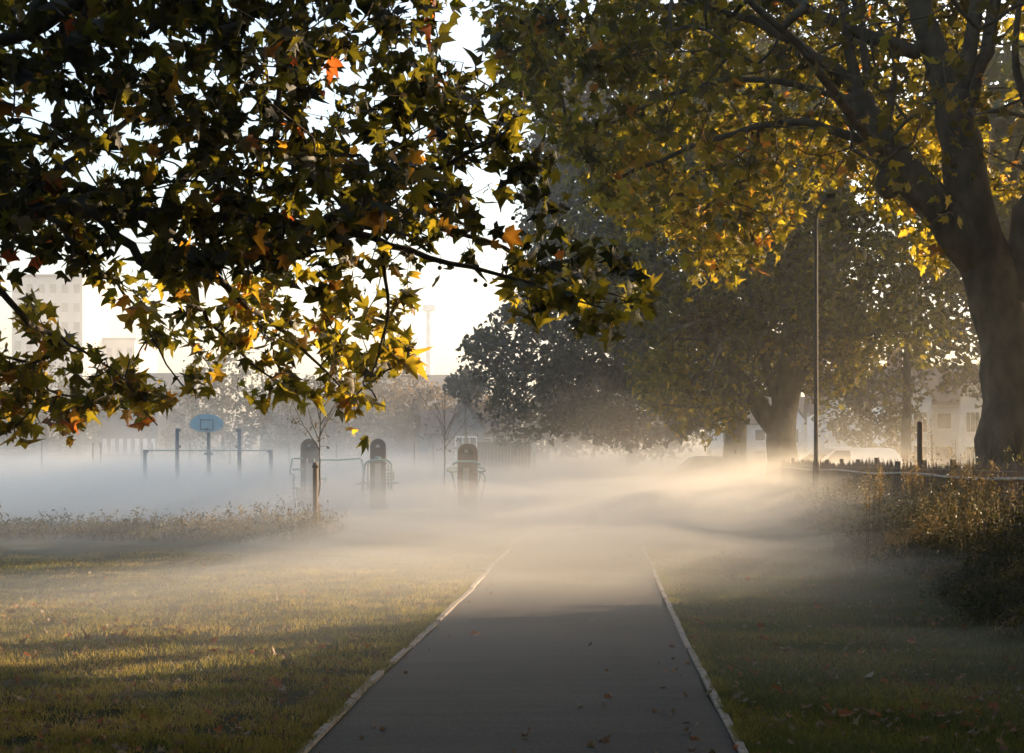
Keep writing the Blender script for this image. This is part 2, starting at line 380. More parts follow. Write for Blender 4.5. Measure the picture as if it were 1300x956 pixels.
# ------------------------------------------------------------------ air: haze box and low mist
vol_mat('haze_air', .0010, (.80, .78, .74), .6)
b = MB(); b.box((-10, 110, 14.6), (170, 290, 32.4)); hz = b.build('haze', 'haze_air'); tag(hz, 'thin morning haze over the whole park', 'haze', kind='stuff')
def smooth_noise(x, y, s, seed):
    r = np.random.default_rng(seed); f = np.zeros_like(x)
    for k in range(9):
        a = r.random()*6.28; kk = 2*math.pi/(s*(.5+r.random())); f += np.cos(x*kk*math.cos(a)*.7+y*kk*math.sin(a)+r.random()*6.28)
    return f/3
def mist(dens, h0, rise, y0, amp, seed, label, xl=-75, xr=60, yend=150):
    vol_mat('mist_%d' % seed, dens, (.93, .91, .88), .5)
    xs = np.unique(np.concatenate([np.arange(xl, -20, 1.5), np.arange(-20, 14, .75), np.arange(14, xr+.1, 1.5)])); ys = np.concatenate([np.arange(6, 60, .75), np.arange(60, yend+.1, 3.0)])
    xfade = (lambda X, Y: 1-.75*np.clip((X-PS*Y-7)/7, 0, 1)) if yend < 200 else (lambda X, Y: 1.0)
    X, Y = np.meshgrid(xs, ys)
    near = 1-.85*np.clip((X-PS*Y-1.0)/5, 0, 1)*np.clip((36-Y)/20, 0, 1)
    n1 = smooth_noise(X, Y, 9, seed); n2 = smooth_noise(X, Y, 3.5, seed+50)
    sx_ = np.clip((-(X-PS*Y)-1.2+4*smooth_noise(X, Y, 10, seed+21))/11, 0, 1); yy = Y-y0+5*smooth_noise(X, Y, 14, seed+9)+1.0*smooth_noise(X, Y, 4.5, seed+31)-(15 if yend < 200 else 0)*sx_*sx_*(3-2*sx_)
    front = np.clip(yy/12, 0, 1); front = front*front*(3-2*front)
    top = (h0+rise*np.clip(Y-20, 0, 42))*front*(1+amp*n1+amp*.45*n2)
    edge = np.minimum(np.minimum((X-xl)/12, (xr-X)/12), (yend-Y)/12); top *= np.clip(edge, 0, 1)*xfade(X, Y)*near
    gz = ground_z(X, Y)*.6
    top = top+gz*np.clip(top*3, 0, 1)
    Zb = np.full_like(top, -.6); top = np.where(top < .02, -.55, top)
    nxx, nyy = len(xs), len(ys); n = nxx*nyy
    Vv = np.concatenate([np.stack([X, Y, top], -1).reshape(-1, 3), np.stack([X, Y, Zb], -1).reshape(-1, 3)])
    I = (np.arange(nyy-1)[:, None]*nxx+np.arange(nxx-1)[None]).ravel()
    F_ = [np.stack([I, I+1, I+nxx+1, I+nxx], 1), np.stack([I+n, I+nxx+n, I+nxx+1+n, I+1+n], 1)]
    a = np.arange(nxx-1); F_.append(np.stack([a, a+n, a+1+n, a+1], 1)); a = a+(nyy-1)*nxx; F_.append(np.stack([a, a+1, a+1+n, a+n], 1))
    a = np.arange(nyy-1)*nxx; F_.append(np.stack([a, a+nxx, a+nxx+n, a+n], 1)); a = a+nxx-1; F_.append(np.stack([a, a+n, a+nxx+n, a+nxx], 1))
    o = np_mesh('ground_mist', Vv, np.concatenate(F_), 'mist_%d' % seed); o.data.shade_smooth()
    tag(o, label, 'mist', kind='stuff')
mist(.045, .30, .012, 16, .40, 11, 'dense lowest sheet of mist hugging the grass')
mist(.040, .55, .014, 18, .38, 12, 'middle sheet of ground mist at knee height')
mist(.026, .80, .016, 20, .35, 13, 'waist high sheet of ground mist')
mist(.016, 1.1, .018, 17, .38, 14, 'upper thin veil of ground mist')
mist(.012, 1.6, .020, 9, .45, 15, 'topmost faint drifting veil of mist')

mist(.050, .80, .008, 8, .5, 17, 'drifting low mist over the middle of the path', yend=60)
mist(.040, .80, .008, 9, .5, 17+2, 'second drifting wisp of low mist over the path', yend=62)
mist(.0021, 15, .0, 30, .15, 16, 'tall pale bank of thin mist round the far trees and houses', yend=240)
mist(.006, 26, .0, 148, .10, 18, 'farthest pale haze in front of the tower blocks', xl=-85, yend=250)
# ------------------------------------------------------------------ trees
def tone_for(N, mean, sd, r=rng): return np.clip(r.normal(mean, sd, N), 0, 1)
def make_tree(label, skel, targets, leafmat, per, spread, lsize, tmpl, tris, tone, base, parent_name='plane_tree', bark='bark', out_frame_scale=None, group=None,
              seed=1, sides=10, knots=(), down=.7, step=.28, big_out=1.0, frac=.6, sag=.06, tip=.0035, lower=None, cat='tree', thin=None):
    r = np.random.default_rng(seed)
    root = empty(parent_name, base, 0, label, cat, group)
    A, rr, chains, limb = grow(skel, targets, r, step=step, sag=sag, tip=tip)
    A = A-np.array(base)
    tk = branch_mesh('trunk', bark, root, A, rr, chains, limb, sides, [(np.array(c)-np.array(base), q) for c, q in knots])
    if per:
        pos = leaves_on(A, chains, per, spread, r, frac)
        if lower is not None:
            px, py = unproj(pos+np.array(base)); pos = pos[lower(px, py)]
        if thin is not None:
            px, py = unproj(pos+np.array(base)); pos = pos[thin(pos+np.array(base), px, py, r)]
        N = len(pos); sz = lsize*np.clip(r.normal(1, .3, N), .4, 1.7)
        px, py = unproj(pos+np.array(base)); out = (px < -60) | (px > 1360) | (py < -60)
        if big_out > 1:
            keep = ~out | (r.random(N) < 1/big_out**1.7); pos = pos[keep]; sz = sz[keep]; out = out[keep]; sz[out] *= big_out; N = len(pos); px = px[keep]; py = py[keep]
        d = hang_dir(N, r, down)
        V, T = leaf_arrays(pos, sz, d, tmpl, tris, r=r)
        tn = tone(pos+np.array(base), px, py, r)
        cr = np_mesh('crown', V, T, leafmat, root, np.repeat(tn, len(tmpl)))
    return root

# ---- the near tree whose limb hangs in from the left
r = np.random.default_rng(21)
TL = np.array([-8.6, 12.2, 0])
def Pm(l): return [P(*q) for q in l]
skelL = [
    ([(-8.6, 12.2, -.1), (-8.6, 12.2, 1.5), (-8.5, 12.2, 3.2), (-8.7, 12.2, 5.5), (-8.6, 12.4, 8), (-8.4, 12.3, 10)], .52, .2, None),
    ([(-8.5, 12.2, 3.0), (-6.2, 12.0, 3.75)] + Pm([(0, 262, 11.6), (60, 268, 11.5), (170, 272, 11.4), (290, 272, 11.3), (400, 285, 11.2), (520, 318, 11.1), (620, 345, 11.0)]), .17, .016, 0),
    (Pm([(210, 270, 11.4), (215, 225, 11.5), (270, 195, 11.7), (300, 172, 11.8), (345, 178, 11.9), (400, 195, 12)]), .055, .015, 1),
    (Pm([(350, 180, 11.9), (352, 110, 12.0), (365, 60, 12.1), (385, 0, 12.2), (400, -60, 12.3)]), .035, .012, 1),
    ([(-8.5, 12.3, 3.4)] + Pm([(-60, 195, 12.2), (0, 205, 12.1), (60, 228, 12.0), (130, 240, 12.0), (200, 262, 12)]), .07, .02, 0),
    ([(-8.6, 12.2, 4.2)] + Pm([(-40, 250, 12.6), (60, 225, 12.6), (120, 190, 12.7), (160, 150, 12.9), (230, 110, 13)]), .10, .02, 0),
    ([(-8.6, 12.2, 4.8)] + Pm([(-20, 60, 11), (80, 20, 11), (160, -40, 11.1), (300, -120, 11.3)]), .12, .03, 0),
    (Pm([(60, 60, 11.2), (130, 10, 11.4), (210, -30, 11.6)]), .05, .02, 0),
    (Pm([(120, 270, 11.4), (160, 310, 11.2), (215, 360, 11.0), (260, 400, 12.5), (310, 455, 12.5), (345, 480, 12.5)]), .045, .008, 1),
    (Pm([(190, 272, 11.4), (250, 330, 11.6), (310, 385, 11.7), (370, 430, 12.5), (420, 470, 12.5), (440, 500, 12.5)]), .045, .008, 1),
    (Pm([(60, 268, 11.5), (110, 330, 10.8), (160, 370, 12.5), (200, 440, 12.5), (240, 500, 12.5)]), .03, .006, 1),
    ([(-8.5, 12.2, 2.8)] + Pm([(-40, 330, 11), (0, 360, 10.9), (30, 410, 10.9), (80, 430, 12.5), (150, 470, 12.5), (200, 540, 12.5)]), .07, .006, 0),
    (Pm([(400, 285, 11.2), (470, 250, 11.0), (540, 215, 10.9), (600, 205, 10.9), (650, 160, 10.8)]), .04, .01, 1),
    (Pm([(400, 285, 11.2), (520, 285, 11.6), (610, 300, 11.8), (680, 335, 11.8), (740, 370, 11.8), (800, 380, 11.8)]), .035, .007, 1),
    (Pm([(620, 345, 11.0), (680, 360, 11), (730, 385, 11), (780, 395, 11)]), .016, .006, 1),
    (Pm([(480, 305, 11.1), (500, 360, 11), (490, 420, 11), (470, 480, 11)]), .02, .006, 1),
]
pts = []
def in_dens(px, py):
    d = np.zeros(len(px))
    d = np.where((py < 300) & (px < 600), 1.0, d)
    d = np.where((py < 300) & (px >= 600) & (px < 700), .3*np.clip((py-40)/60, 0, 1), d)
    d = np.where((py < 200) & (px > 555) & (px < 640) & (py < 75), .0, d)
    d = np.where((py >= 300) & (py < 400) & (px < 560), .62, d)
    lowb = np.interp(px, [0, 30, 100, 150, 190, 300, 400, 430, 480, 510, 525, 545], [545, 550, 555, 530, 525, 535, 522, 548, 540, 520, 470, 400])
    d = np.where((py >= 400) & (py < lowb) & (px < 540) & ~((px > 225) & (px < 300) & (py > 512)), .72, d)
    d = np.where((py >= 400) & (py < lowb) & (px < 60), 1.0, d)
    d = np.where((py > 350) & (py < 440) & (px > 60) & (px < 175), .12, d)
    d = np.where((py > 430) & (py < 490) & (px > 170) & (px < 230), .12, d)
    tip = (py > 230) & (py < np.interp(px, [560, 640, 720, 840], [410, 400, 435, 425])) & (py > np.interp(px, [560, 650, 720, 840], [300, 300, 270, 340])) & (px >= 560) & (px < 838)
    d = np.where(tip, np.where(px < 640, .2, .45), d)
    d = np.where((py > 130) & (py < 300) & (px > 600) & (px < 740) & (py > (px-600)*1.0+60), np.maximum(d, .3), d)
    d = np.where((py > 300) & (py < 380) & (px > 560) & (px < 640), .18, d)
    d = np.where((py > 190) & (py < 265) & (px > 590) & (px < 650), .2, d)
    return d
n = 2700; px = r.uniform(-80, 850, n); py = r.uniform(-120, 560, n); keep = r.random(n) < in_dens(px, py)
Yd = 11.3+r.normal(size=n)*.9; Yd = np.where(py > 370, 12.7+.5*r.normal(size=n), Yd)
Yd = np.where(px > 600, 11.2+.5*r.normal(size=n), Yd)
q = np.stack([(px-CX)*Yd/F, Yd, EYE+(HY-py)*Yd/F], 1)[keep]
q = q[clump_filter(q, .55, -.6, 5)]
off = ellipsoid(1500, (-8.5, 12.2, 9.0), (6.5, 6.0, 5.0), r)
opx, opy = unproj(off); off = off[(opy < -60) | (opx < -30)]
off2 = ellipsoid(500, (-9.5, 12.0, 5), (4.0, 5, 2.6), r); opx, opy = unproj(off2); off2 = off2[(opx < -20)]
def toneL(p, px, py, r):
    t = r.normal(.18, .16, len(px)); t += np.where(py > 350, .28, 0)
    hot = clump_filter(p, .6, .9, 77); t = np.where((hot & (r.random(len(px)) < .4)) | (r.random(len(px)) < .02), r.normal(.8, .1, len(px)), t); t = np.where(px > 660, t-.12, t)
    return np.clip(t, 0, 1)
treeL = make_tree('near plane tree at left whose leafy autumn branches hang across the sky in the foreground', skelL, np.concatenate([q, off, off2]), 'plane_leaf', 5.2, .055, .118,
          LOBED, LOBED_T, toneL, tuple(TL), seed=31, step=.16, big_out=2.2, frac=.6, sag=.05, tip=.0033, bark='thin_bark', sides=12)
for (sx, sy) in ((636, 187), (664, 121), (652, 158), (605, 356), (614, 362), (663, 118), (560, 340), (482, 348), (782, 382), (802, 390), (623, 187), (653, 277), (560, 333)):
    b = MB(); c = P(sx+r.uniform(-3, 3), sy, 11.1)-TL
    b.sphere((0, 0, 0), .018, 10, 7); b.tube([(0, 0, .017), (.006, 0, .07), (0, 0, .14)], .0015, 4)
    o = b.build('seed_ball', 'seed_husk', treeL); o.location = c

# ---- big plane tree at right
TD = 27.0
def T_(px, py, dy=0): return P(px, py, TD+dy)
baseR = np.array([P(1288, 600, TD)[0], TD, .3])
skelR = [
    ([(baseR[0], TD, .1), T_(1289, 590), T_(1287, 500), T_(1284, 420), T_(1262, 360), T_(1247, 320), T_(1240, 290), T_(1228, 230), T_(1216, 180), T_(1212, 120)], .84, .34, None),
    ([T_(1212, 140), T_(1192, 80), T_(1172, 30), T_(1155, -40), T_(1140, -160)], .32, .12, 1),
    ([T_(1216, 130), T_(1228, 80), T_(1238, 20), T_(1250, -60), T_(1250, -200)], .17, .08, 1),
    ([T_(1218, 150), T_(1245, 90), T_(1262, 30), T_(1275, -30), T_(1290, -150)], .17, .08, 1),
    ([T_(1240, 325), T_(1205, 290), T_(1165, 240), T_(1140, 212), T_(1112, 180), T_(1094, 140), T_(1085, 115)], .42, .27, 0),
    ([T_(1098, 130), T_(1078, 95), T_(1040, 68), T_(1000, 48), T_(960, 25), T_(900, 5), T_(840, 10)], .14, .05, 1),
    ([T_(1092, 130), T_(1078, 80), T_(1068, 30), T_(1060, -40), T_(1040, -140)], .12, .05, 1),
    ([T_(1100, 150), T_(1100, 90), T_(1092, 30), T_(1080, -30)], .11, .05, 1),
    ([T_(1116, 185), T_(1070, 172), T_(1025, 150), T_(990, 148), T_(930, 170), T_(860, 190), T_(780, 230)], .10, .03, 1),
    ([T_(1085, 130), T_(1030, 110), T_(975, 95), T_(900, 100), T_(820, 130), T_(740, 180)], .08, .03, 1),
    ([T_(1160, 66), T_(1120, 50), T_(1060, 35), T_(1020, 5), T_(980, -10), T_(880, -60)], .15, .05, 1),
    ([T_(1122, 190, 0), T_(1132, 120, .6), T_(1140, 70, 1), T_(1145, 20, 1)], .10, .05, 1),
    ([T_(1280, 400), T_(1296, 330), T_(1312, 270), T_(1330, 180), T_(1360, 60), T_(1400, -60)], .42, .2, 0),
    ([T_(1360, 60), T_(1450, -20), T_(1560, -60)], .16, .06, 1),
    ([T_(1330, 180), T_(1290, 120), T_(1285, 60), T_(1295, 0)], .10, .05, 1),
    ([T_(1228, 230), T_(1240, 120, 3), T_(1200, 40, 5), T_(1150, 0, 7)], .16, .05, 1),
    ([T_(1140, 212), T_(1080, 150, -3), T_(1020, 60, -5), T_(950, 0, -6)], .13, .05, 1),
]
knots = [(T_(1128, 232, -.05), .26), (T_(1252, 345), .44)]
def lowR(px, py):
    lb = np.interp(px, [600, 640, 700, 740, 800, 850, 880, 900, 930, 960, 1000, 1030, 1045, 1080, 1110, 1150, 1190, 1210, 1225, 1260, 1290, 1400],
                   [60, 120, 180, 240, 300, 330, 375, 345, 355, 350, 300, 245, 265, 235, 265, 320, 355, 300, 255, 240, 250, 230])
    return (py < lb+6*np.sin(px*.11)+6*np.sin(px*.31+1)) & (px > 600+.15*py)
c = (baseR[0]-1.2, TD, 10.2)
tg = ellipsoid(5200, c, (11.0, 9.5, 6.6), np.random.default_rng(3), .15)
px, py = unproj(tg); keep = lowR(px, py) | (px > 1340); keep &= (tg[:, 2] > 4.6); keep &= tg[:, 2] > 4.6+np.clip((tg[:, 0]-11.5)/4, 0, 1)*2.6; tg = tg[keep]; tg = tg[clump_filter(tg, 2.6, -.45, 8)]  # unseen right side of the crown lifted to let sun beams under
# gaps of sky at the right
px, py = unproj(tg); tg = tg[~((px > 1255) & (px < 1300) & (py > 30) & (py < 200) & (np.random.default_rng(4).random(len(tg)) < .8))]
def thinR(p, px, py, r):
    k = np.where((p[:, 1] < TD-.2) & (px > 940), .10, np.where((p[:, 1] < TD-.2) & (px > 820), .45, 1.0)); k = np.where(px > 1340, .55, k)  # unseen right part thinned to let more sun through
    k = np.where((px > 1252) & (px < 1310) & (py > 45) & (py < 215), .12, k)
    return r.random(len(px)) < k
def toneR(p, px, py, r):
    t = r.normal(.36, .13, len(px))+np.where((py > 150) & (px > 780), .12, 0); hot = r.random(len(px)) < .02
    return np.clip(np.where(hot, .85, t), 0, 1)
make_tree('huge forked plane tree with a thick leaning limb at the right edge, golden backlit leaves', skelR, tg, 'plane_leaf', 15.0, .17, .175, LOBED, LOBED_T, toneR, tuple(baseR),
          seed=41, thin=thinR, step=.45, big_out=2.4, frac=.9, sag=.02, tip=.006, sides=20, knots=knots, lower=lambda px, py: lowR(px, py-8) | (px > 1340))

# ---- middle tree B
D = 47.0
def B_(px, py, dy=0): return P(px, py, D+dy)
bB = np.array([P(992, 590, D)[0], D, .3])
skB = [
    ([(bB[0], D, .1), B_(992, 575), B_(992, 548), B_(996, 520), B_(1004, 470), B_(1008, 380), B_(1004, 280), B_(1000, 150)], .6, .13, None),
    ([B_(990, 548), B_(968, 518), B_(940, 482), B_(915, 452), B_(890, 420), B_(860, 380)], .40, .10, 0),
    ([B_(990, 530), B_(980, 490), B_(968, 440), B_(955, 380), B_(940, 300)], .22, .08, 0),
    ([B_(1000, 510), B_(1018, 470), B_(1040, 430), B_(1070, 390), B_(1110, 340)], .26, .07, 0),
    ([B_(1006, 420), B_(1040, 350), B_(1080, 300), B_(1120, 240)], .18, .06, 0),
    ([B_(1004, 440), B_(960, 420, -3), B_(900, 400, -5), B_(850, 420, -6)], .18, .05, 0),
    ([B_(1004, 400), B_(1050, 420, 4), B_(1080, 420, 6)], .15, .05, 0),
]
def lowB(px, py):
    lb = np.interp(px, [780, 820, 850, 870, 900, 925, 945, 965, 1015, 1030, 1050, 1075, 1100, 1140, 1180, 1240], [440, 520, 560, 580, 590, 585, 540, 500, 470, 520, 530, 495, 470, 455, 465, 400])
    return py < lb+5*np.sin(px*.23)
tg = ellipsoid(2600, (bB[0]-.2, D, 8.8), (7.6, 7.5, 6.6), np.random.default_rng(5), .2)
tg = np.concatenate([tg, ellipsoid(330, (P(890, 0, 44)[0], 44, 4.2), (2.2, 3, 2.4), np.random.default_rng(6), .2), ellipsoid(200, (P(1062, 0, 45)[0], 45, 4.6), (1.4, 2.4, 2.2), np.random.default_rng(7), .2)])
px, py = unproj(tg); tg = tg[lowB(px, py) & (tg[:, 2] > 1.9)]; tg = tg[clump_filter(tg, 2.2, -.5, 9)]
make_tree('middle plane tree beside the path with forked trunk standing in the mist', skB, tg, 'far_leaf', 15.0, .22, .17, SIMPLE, SIMPLE_T,
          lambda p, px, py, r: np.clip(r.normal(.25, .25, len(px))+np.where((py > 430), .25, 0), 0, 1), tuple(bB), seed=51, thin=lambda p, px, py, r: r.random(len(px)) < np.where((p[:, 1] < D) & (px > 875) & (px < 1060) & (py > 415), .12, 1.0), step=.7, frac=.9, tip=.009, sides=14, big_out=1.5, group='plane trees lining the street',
          lower=lambda px, py: lowB(px, py-6))
# ---- dark tree A
D2 = 66.0
bA = np.array([P(934, 590, D2)[0], D2, .2])
def A_(px, py, dy=0): return P(px, py, D2+dy)
skA = [
    ([(bA[0], D2, 0), A_(934, 560), A_(930, 500), A_(915, 400), A_(900, 300), A_(880, 180)], .62, .15, None),
    ([A_(932, 530), A_(890, 470), A_(820, 420), A_(740, 400), A_(670, 420)], .32, .08, 0),
    ([A_(926, 470), A_(860, 380), A_(780, 300), A_(710, 240)], .28, .07, 0),
    ([A_(915, 400), A_(960, 330), A_(1010, 260)], .25, .07, 0),
    ([A_(890, 470), A_(830, 470, -4), A_(760, 500, -6)], .15, .05, 1),
    ([A_(820, 420), A_(760, 440, 4), A_(690, 480, 6)], .15, .05, 1),
]
def lowA(px, py):
    le = np.interp(py, [0, 100, 180, 230, 330, 380, 420, 450, 480, 500, 520, 550, 600], [760, 700, 668, 655, 655, 645, 600, 578, 590, 625, 600, 618, 650])
    lb = np.interp(px, [580, 610, 650, 700, 740, 800, 860, 900, 1000], [500, 545, 572, 556, 560, 568, 560, 540, 500])
    return (px > le+5*np.sin(py*.2)) & (py < lb+4*np.sin(px*.3)) & (px < 1080)
tg = ellipsoid(7000, (7.5, D2, 11), (12.5, 9, 12), np.random.default_rng(15), .1)
px, py = unproj(tg); tg = tg[lowA(px, py)]; tg = tg[clump_filter(tg, 3.0, -.4, 19)]
make_tree('broad dark green tree whose crown leans over the far end of the path', skA, tg, 'dark_leaf', 17.0, .33, .22, SIMPLE, SIMPLE_T,
          lambda p, px, py, r: np.clip(r.normal(.4, .25, len(px)), 0, 1), tuple(bA), seed=61, step=.9, frac=.9, tip=.012, sides=12, lower=lambda px, py: lowA(px, py))
# ---- generic background trees
def bg_tree(name, label, px, D, rad, zc, rz, n, per, ls, mat, tone, trunk_r, seed, group='hazy trees behind the sports court', filt=None, thr=-.3, cl=1.8, base_z=0):
    x = (px-CX)*D/F; r = np.random.default_rng(seed); base = (x, D, base_z)
    top = zc+rz*.7
    sk = [([(x, D, base_z-.1), (x+r.normal()*.1, D, zc*.4), (x+r.normal()*.3, D, zc), (x+r.normal()*.3, D, top)], trunk_r, trunk_r*.25, None)]
    for k in range(6):
        a = k*1.05+r.random(); z0 = zc-rz*.6+k*rz*.16
        sk.append(([(x, D, z0), (x+math.cos(a)*rad*.4, D+math.sin(a)*rad*.4, z0+rz*.25), (x+math.cos(a)*rad*.8, D+math.sin(a)*rad*.8, z0+rz*.4)], trunk_r*.4, trunk_r*.1, 0))
    tg = ellipsoid(n, (x, D, zc), (rad, rad, rz), r, .2); tg = tg[clump_filter(tg, cl, thr, seed+3)]
    if filt is not None: qx, qy = unproj(tg); tg = tg[filt(qx, qy)]
    return make_tree(label, sk, tg, mat, per, ls*.9, ls, DIAMOND, DIAMOND_T, lambda p, px, py, r: np.clip(r.normal(tone, .25, len(px)), 0, 1), base, parent_name=name, seed=seed, step=1.2, frac=.9, tip=.012, sides=8, group=group, down=.2)
bg_tree('street_tree', 'thinning tree with bright sky showing through its crown left of the thick trunk', 1150, 62, 6.0, 8.4, 4.2, 900, 5, .26, 'far_leaf', .4, .3, 71, 'plane trees lining the street', thr=-.1)
bg_tree('street_tree', 'grey green tree seen through the fork of the big trunk', 1290, 70, 6.5, 9, 5, 1100, 6, .3, 'dark_leaf', .5, .3, 72, 'plane trees lining the street')
bg_tree('street_tree', 'low round garden tree in front of the white house', 1105, 72, 2.6, 3.9, 2.5, 300, 8, .22, 'dark_leaf', .6, .15, 73, 'garden trees by the houses', thr=-.6)
bg_tree('street_tree', 'hazy tree at the far end of the path under the dark crown', 800, 98, 7, 5.2, 3.9, 800, 7, .35, 'dark_leaf', .5, .25, 74, 'trees at the end of the path')
bg_tree('street_tree', 'pale hazy tree just left of the path end', 695, 110, 5, 4.6, 3.4, 500, 7, .35, 'brown_leaf', .4, .2, 75, 'trees at the end of the path')
bt = [(283, 118, 4.2, 6.3, 5.0, 'rounded hazy tree above the basketball board', .3), (500, 122, 3.0, 6.6, 5.6, 'tall narrow russet tree behind the middle exercise machine', .8),
      (455, 128, 4.6, 5.0, 4.4, 'bushy grey tree between the two left exercise machines', .3), (200, 132, 4.4, 4.8, 4.0, 'hazy tree left of the basketball board', .2),
      (60, 126, 5.0, 5.6, 4.8, 'wide hazy tree near the left edge below the tower block', .5), (120, 138, 4.0, 5.4, 4.4, 'small hazy tree below the gap between the tower blocks', .2),
      (540, 116, 3.2, 4.4, 3.6, 'brownish tree left of the small gabled house', .7), (365, 124, 4.8, 5.0, 4.6, 'broad hazy tree behind the young staked tree', .3),
      (12, 130, 3.5, 4.6, 4.0, 'hazy tree cut by the left edge', .4), (613, 108, 2.4, 3.8, 2.8, 'russet bush tree under the left side of the dark crown', .9), (416, 134, 3.4, 6.0, 4.0, 'hazy tree above the first exercise machine', .5),
      (580, 124, 3.0, 3.9, 3.0, 'small hazy tree behind the right exercise machine', .5)]
for i, (px_, D_, ra, zc, rz, lb, tn) in enumerate(bt):
    bg_tree('park_tree', lb, px_, D_, ra, zc, rz, 520, 9, .26, 'brown_leaf' if tn > .6 else 'dark_leaf', tn, .2, 80+i)
# pine
bg_tree('pine_tree', 'small dark pine top with bare trunk at the left edge of the dark crown', 592, 84, 1.15, 5.9, 1.0, 150, 12, .2, 'dark_leaf', .1, .12, 99, None, thr=-.9)
# trees added out of frame to shade the view and cut sky fill
def shade_tree(x, y, rad, z0, z1, n, seed, label, ls=.5, per=7, thr=-.4):
    def outv(p, px, py, r): return ~((p[:, 1] > .3) & (px > -350) & (px < 1650) & (py > -350) & (p[:, 1] < 16)) & ~((seed > 200) & (px > -40) & (px < 1345) & (py > -60) & (p[:, 1] < 40) & (p[:, 1] > .3))
    px_ = CX+x*F/max(y, 1e-3) if y > 0 else 0
    r = np.random.default_rng(seed); zc = (z0+z1)/2; rz = (z1-z0)/2
    sk = [([(x, y, 0), (x, y, zc*.6), (x, y, zc+rz*.5)], .5, .12, None)]
    for k in range(6):
        a = k*1.05+r.random(); sk.append(([(x, y, z0), (x+math.cos(a)*rad*.4, y+math.sin(a)*rad*.4, zc-rz*.3), (x+math.cos(a)*rad*.8, y+math.sin(a)*rad*.8, zc)], .2, .06, 0))
    tg = ellipsoid(n, (x, y, zc), (rad, rad, rz), r, .1); tg = tg[clump_filter(tg, 3, thr, seed+1)]
    return make_tree(label, sk, tg, 'far_leaf', per, .35, ls, DIAMOND, DIAMOND_T, lambda p, px, py, r: np.full(len(px), .4), (x, y, 0), parent_name='street_tree', seed=seed, thin=outv, step=1.2, frac=.9, tip=.012, sides=8, group='unseen trees added for shade')  # object name shared with the real street trees; these are added blockers
shade_tree(20, 13.6, 6.5, .3, 12, 1500, 201, 'bushy tree added unseen across the road to shade the near path', thr=-.9)
shade_tree(34, 66, 7, 1.5, 19, 1300, 204, 'tree added unseen far across the road to shade the left mist')
shade_tree(13.5, 18.6, 2.1, .2, 4.2, 1000, 212, 'rounded shrub added unseen on the right to keep sun off the path', ls=.3, thr=-.9)
shade_tree(25, 54, 9, 6.8, 21, 1700, 214, 'tall tree added unseen to shade the crown of the forked tree', thr=-.8)
shade_tree(33, 78, 9, 9, 25, 1700, 215, 'tall tree added unseen to shade the broad dark green tree', thr=-.8)
shade_tree(15, 20.5, 6, 9.8, 19, 1400, 217, 'tall tree added unseen right of the fence to shade the upper near branches', thr=-.8)
shade_tree(50, 103, 9, 1, 26, 1700, 218, 'tall tree added unseen to shade the far left background, nearest of the far row', ls=.6, thr=-.8)
shade_tree(58, 122, 10, 1, 28, 1700, 219, 'tall tree added unseen to shade the far left background, second of the far row', ls=.6, thr=-.8)
shade_tree(66, 142, 10, 1, 28, 1700, 220, 'tall tree added unseen to shade the far left background, third of the far row', ls=.6, thr=-.8)
shade_tree(80, 170, 11, 1, 30, 1500, 221, 'tall tree added unseen to shade the far left background, fourth of the far row', ls=.7, thr=-.8)
shade_tree(92, 196, 12, 1, 34, 1500, 222, 'tall tree added unseen to shade the far left background, last of the far row', ls=.7, thr=-.8)
shade_tree(7.5, 2.5, 9, 4.3, 15, 2600, 203, 'row tree added unseen right of the camera to cut skylight', thr=-1)
shade_tree(-3.5, -6, 9, 4, 15, 2600, 205, 'tree added unseen overhead just behind the camera to cut skylight', ls=.6, thr=-1)
shade_tree(16.5, 27.2, 3.6, 7.0, 15, 900, 232, 'slender tree added unseen right of the huge forked plane to shade the left grass', thr=-1)
shade_tree(9, -20, 9, 1.5, 15, 1800, 206, 'tree added unseen behind the camera on the right to cut skylight', ls=.6, thr=-.9)
shade_tree(-19, -1, 8.5, 1.5, 15, 1800, 207, 'tree added unseen left of the camera to cut skylight', ls=.6, thr=-.9)
shade_tree(-22, 16, 7.5, 4, 15, 1200, 208, 'tree added unseen left of the near plane tree to cut skylight', ls=.6, thr=-.9)

# ------------------------------------------------------------------ saplings
def sapling(base, pxs, D, top_py, spread, n, label, seed, tr):
    r = np.random.default_rng(seed); x = (pxs-CX)*D/F; base = (x, D, 0)
    zt = EYE+(HY-top_py)*D/F
    z0 = 1.75
    sk = [([(x, D, 0), (x+.01, D, 1), (x+.02, D, z0), (x+.03, D, zt*.75), (x+.02, D, zt)], tr, .006, None)]
    for k in range(9):
        a = r.uniform(0, 6.28); zz = z0+k*.12+r.random()*.1; L = spread*(1-.05*k)
        sk.append(([(x+.02, D, zz), (x+math.cos(a)*L*.45, D+math.sin(a)*L*.3, zz+L*.6), (x+math.cos(a)*L, D+math.sin(a)*L, zz+L*1.3)], .014, .004, 0))
    tg = []
    for k in range(n):
        a = r.uniform(0, 6.28); t = r.random(); rr_ = spread*(.3+.8*math.sin(t*2.6))*r.random()**.5
        tg.append((x+math.cos(a)*rr_, D+math.sin(a)*rr_, z0+.1+t*(zt-z0)))
    root = make_tree(label, sk, np.array(tg), 'brown_leaf', 1.2, .03, .05, DIAMOND, DIAMOND_T, lambda p, px, py, r: np.clip(r.normal(.3, .2, len(px)), 0, 1), base, parent_name='young_tree', bark='thin_bark', seed=seed, step=.15, tip=.0025, sides=6, frac=.3, cat='young tree')
    return root
sapling(None, 405, 29, 480, .8, 70, 'bare young tree tied to a thick wooden stake on the left grass', 301, .028)
sapling(None, 564, 46, 495, 1.3, 110, 'bare young tree in the mist beside the right exercise machine', 302, .035)
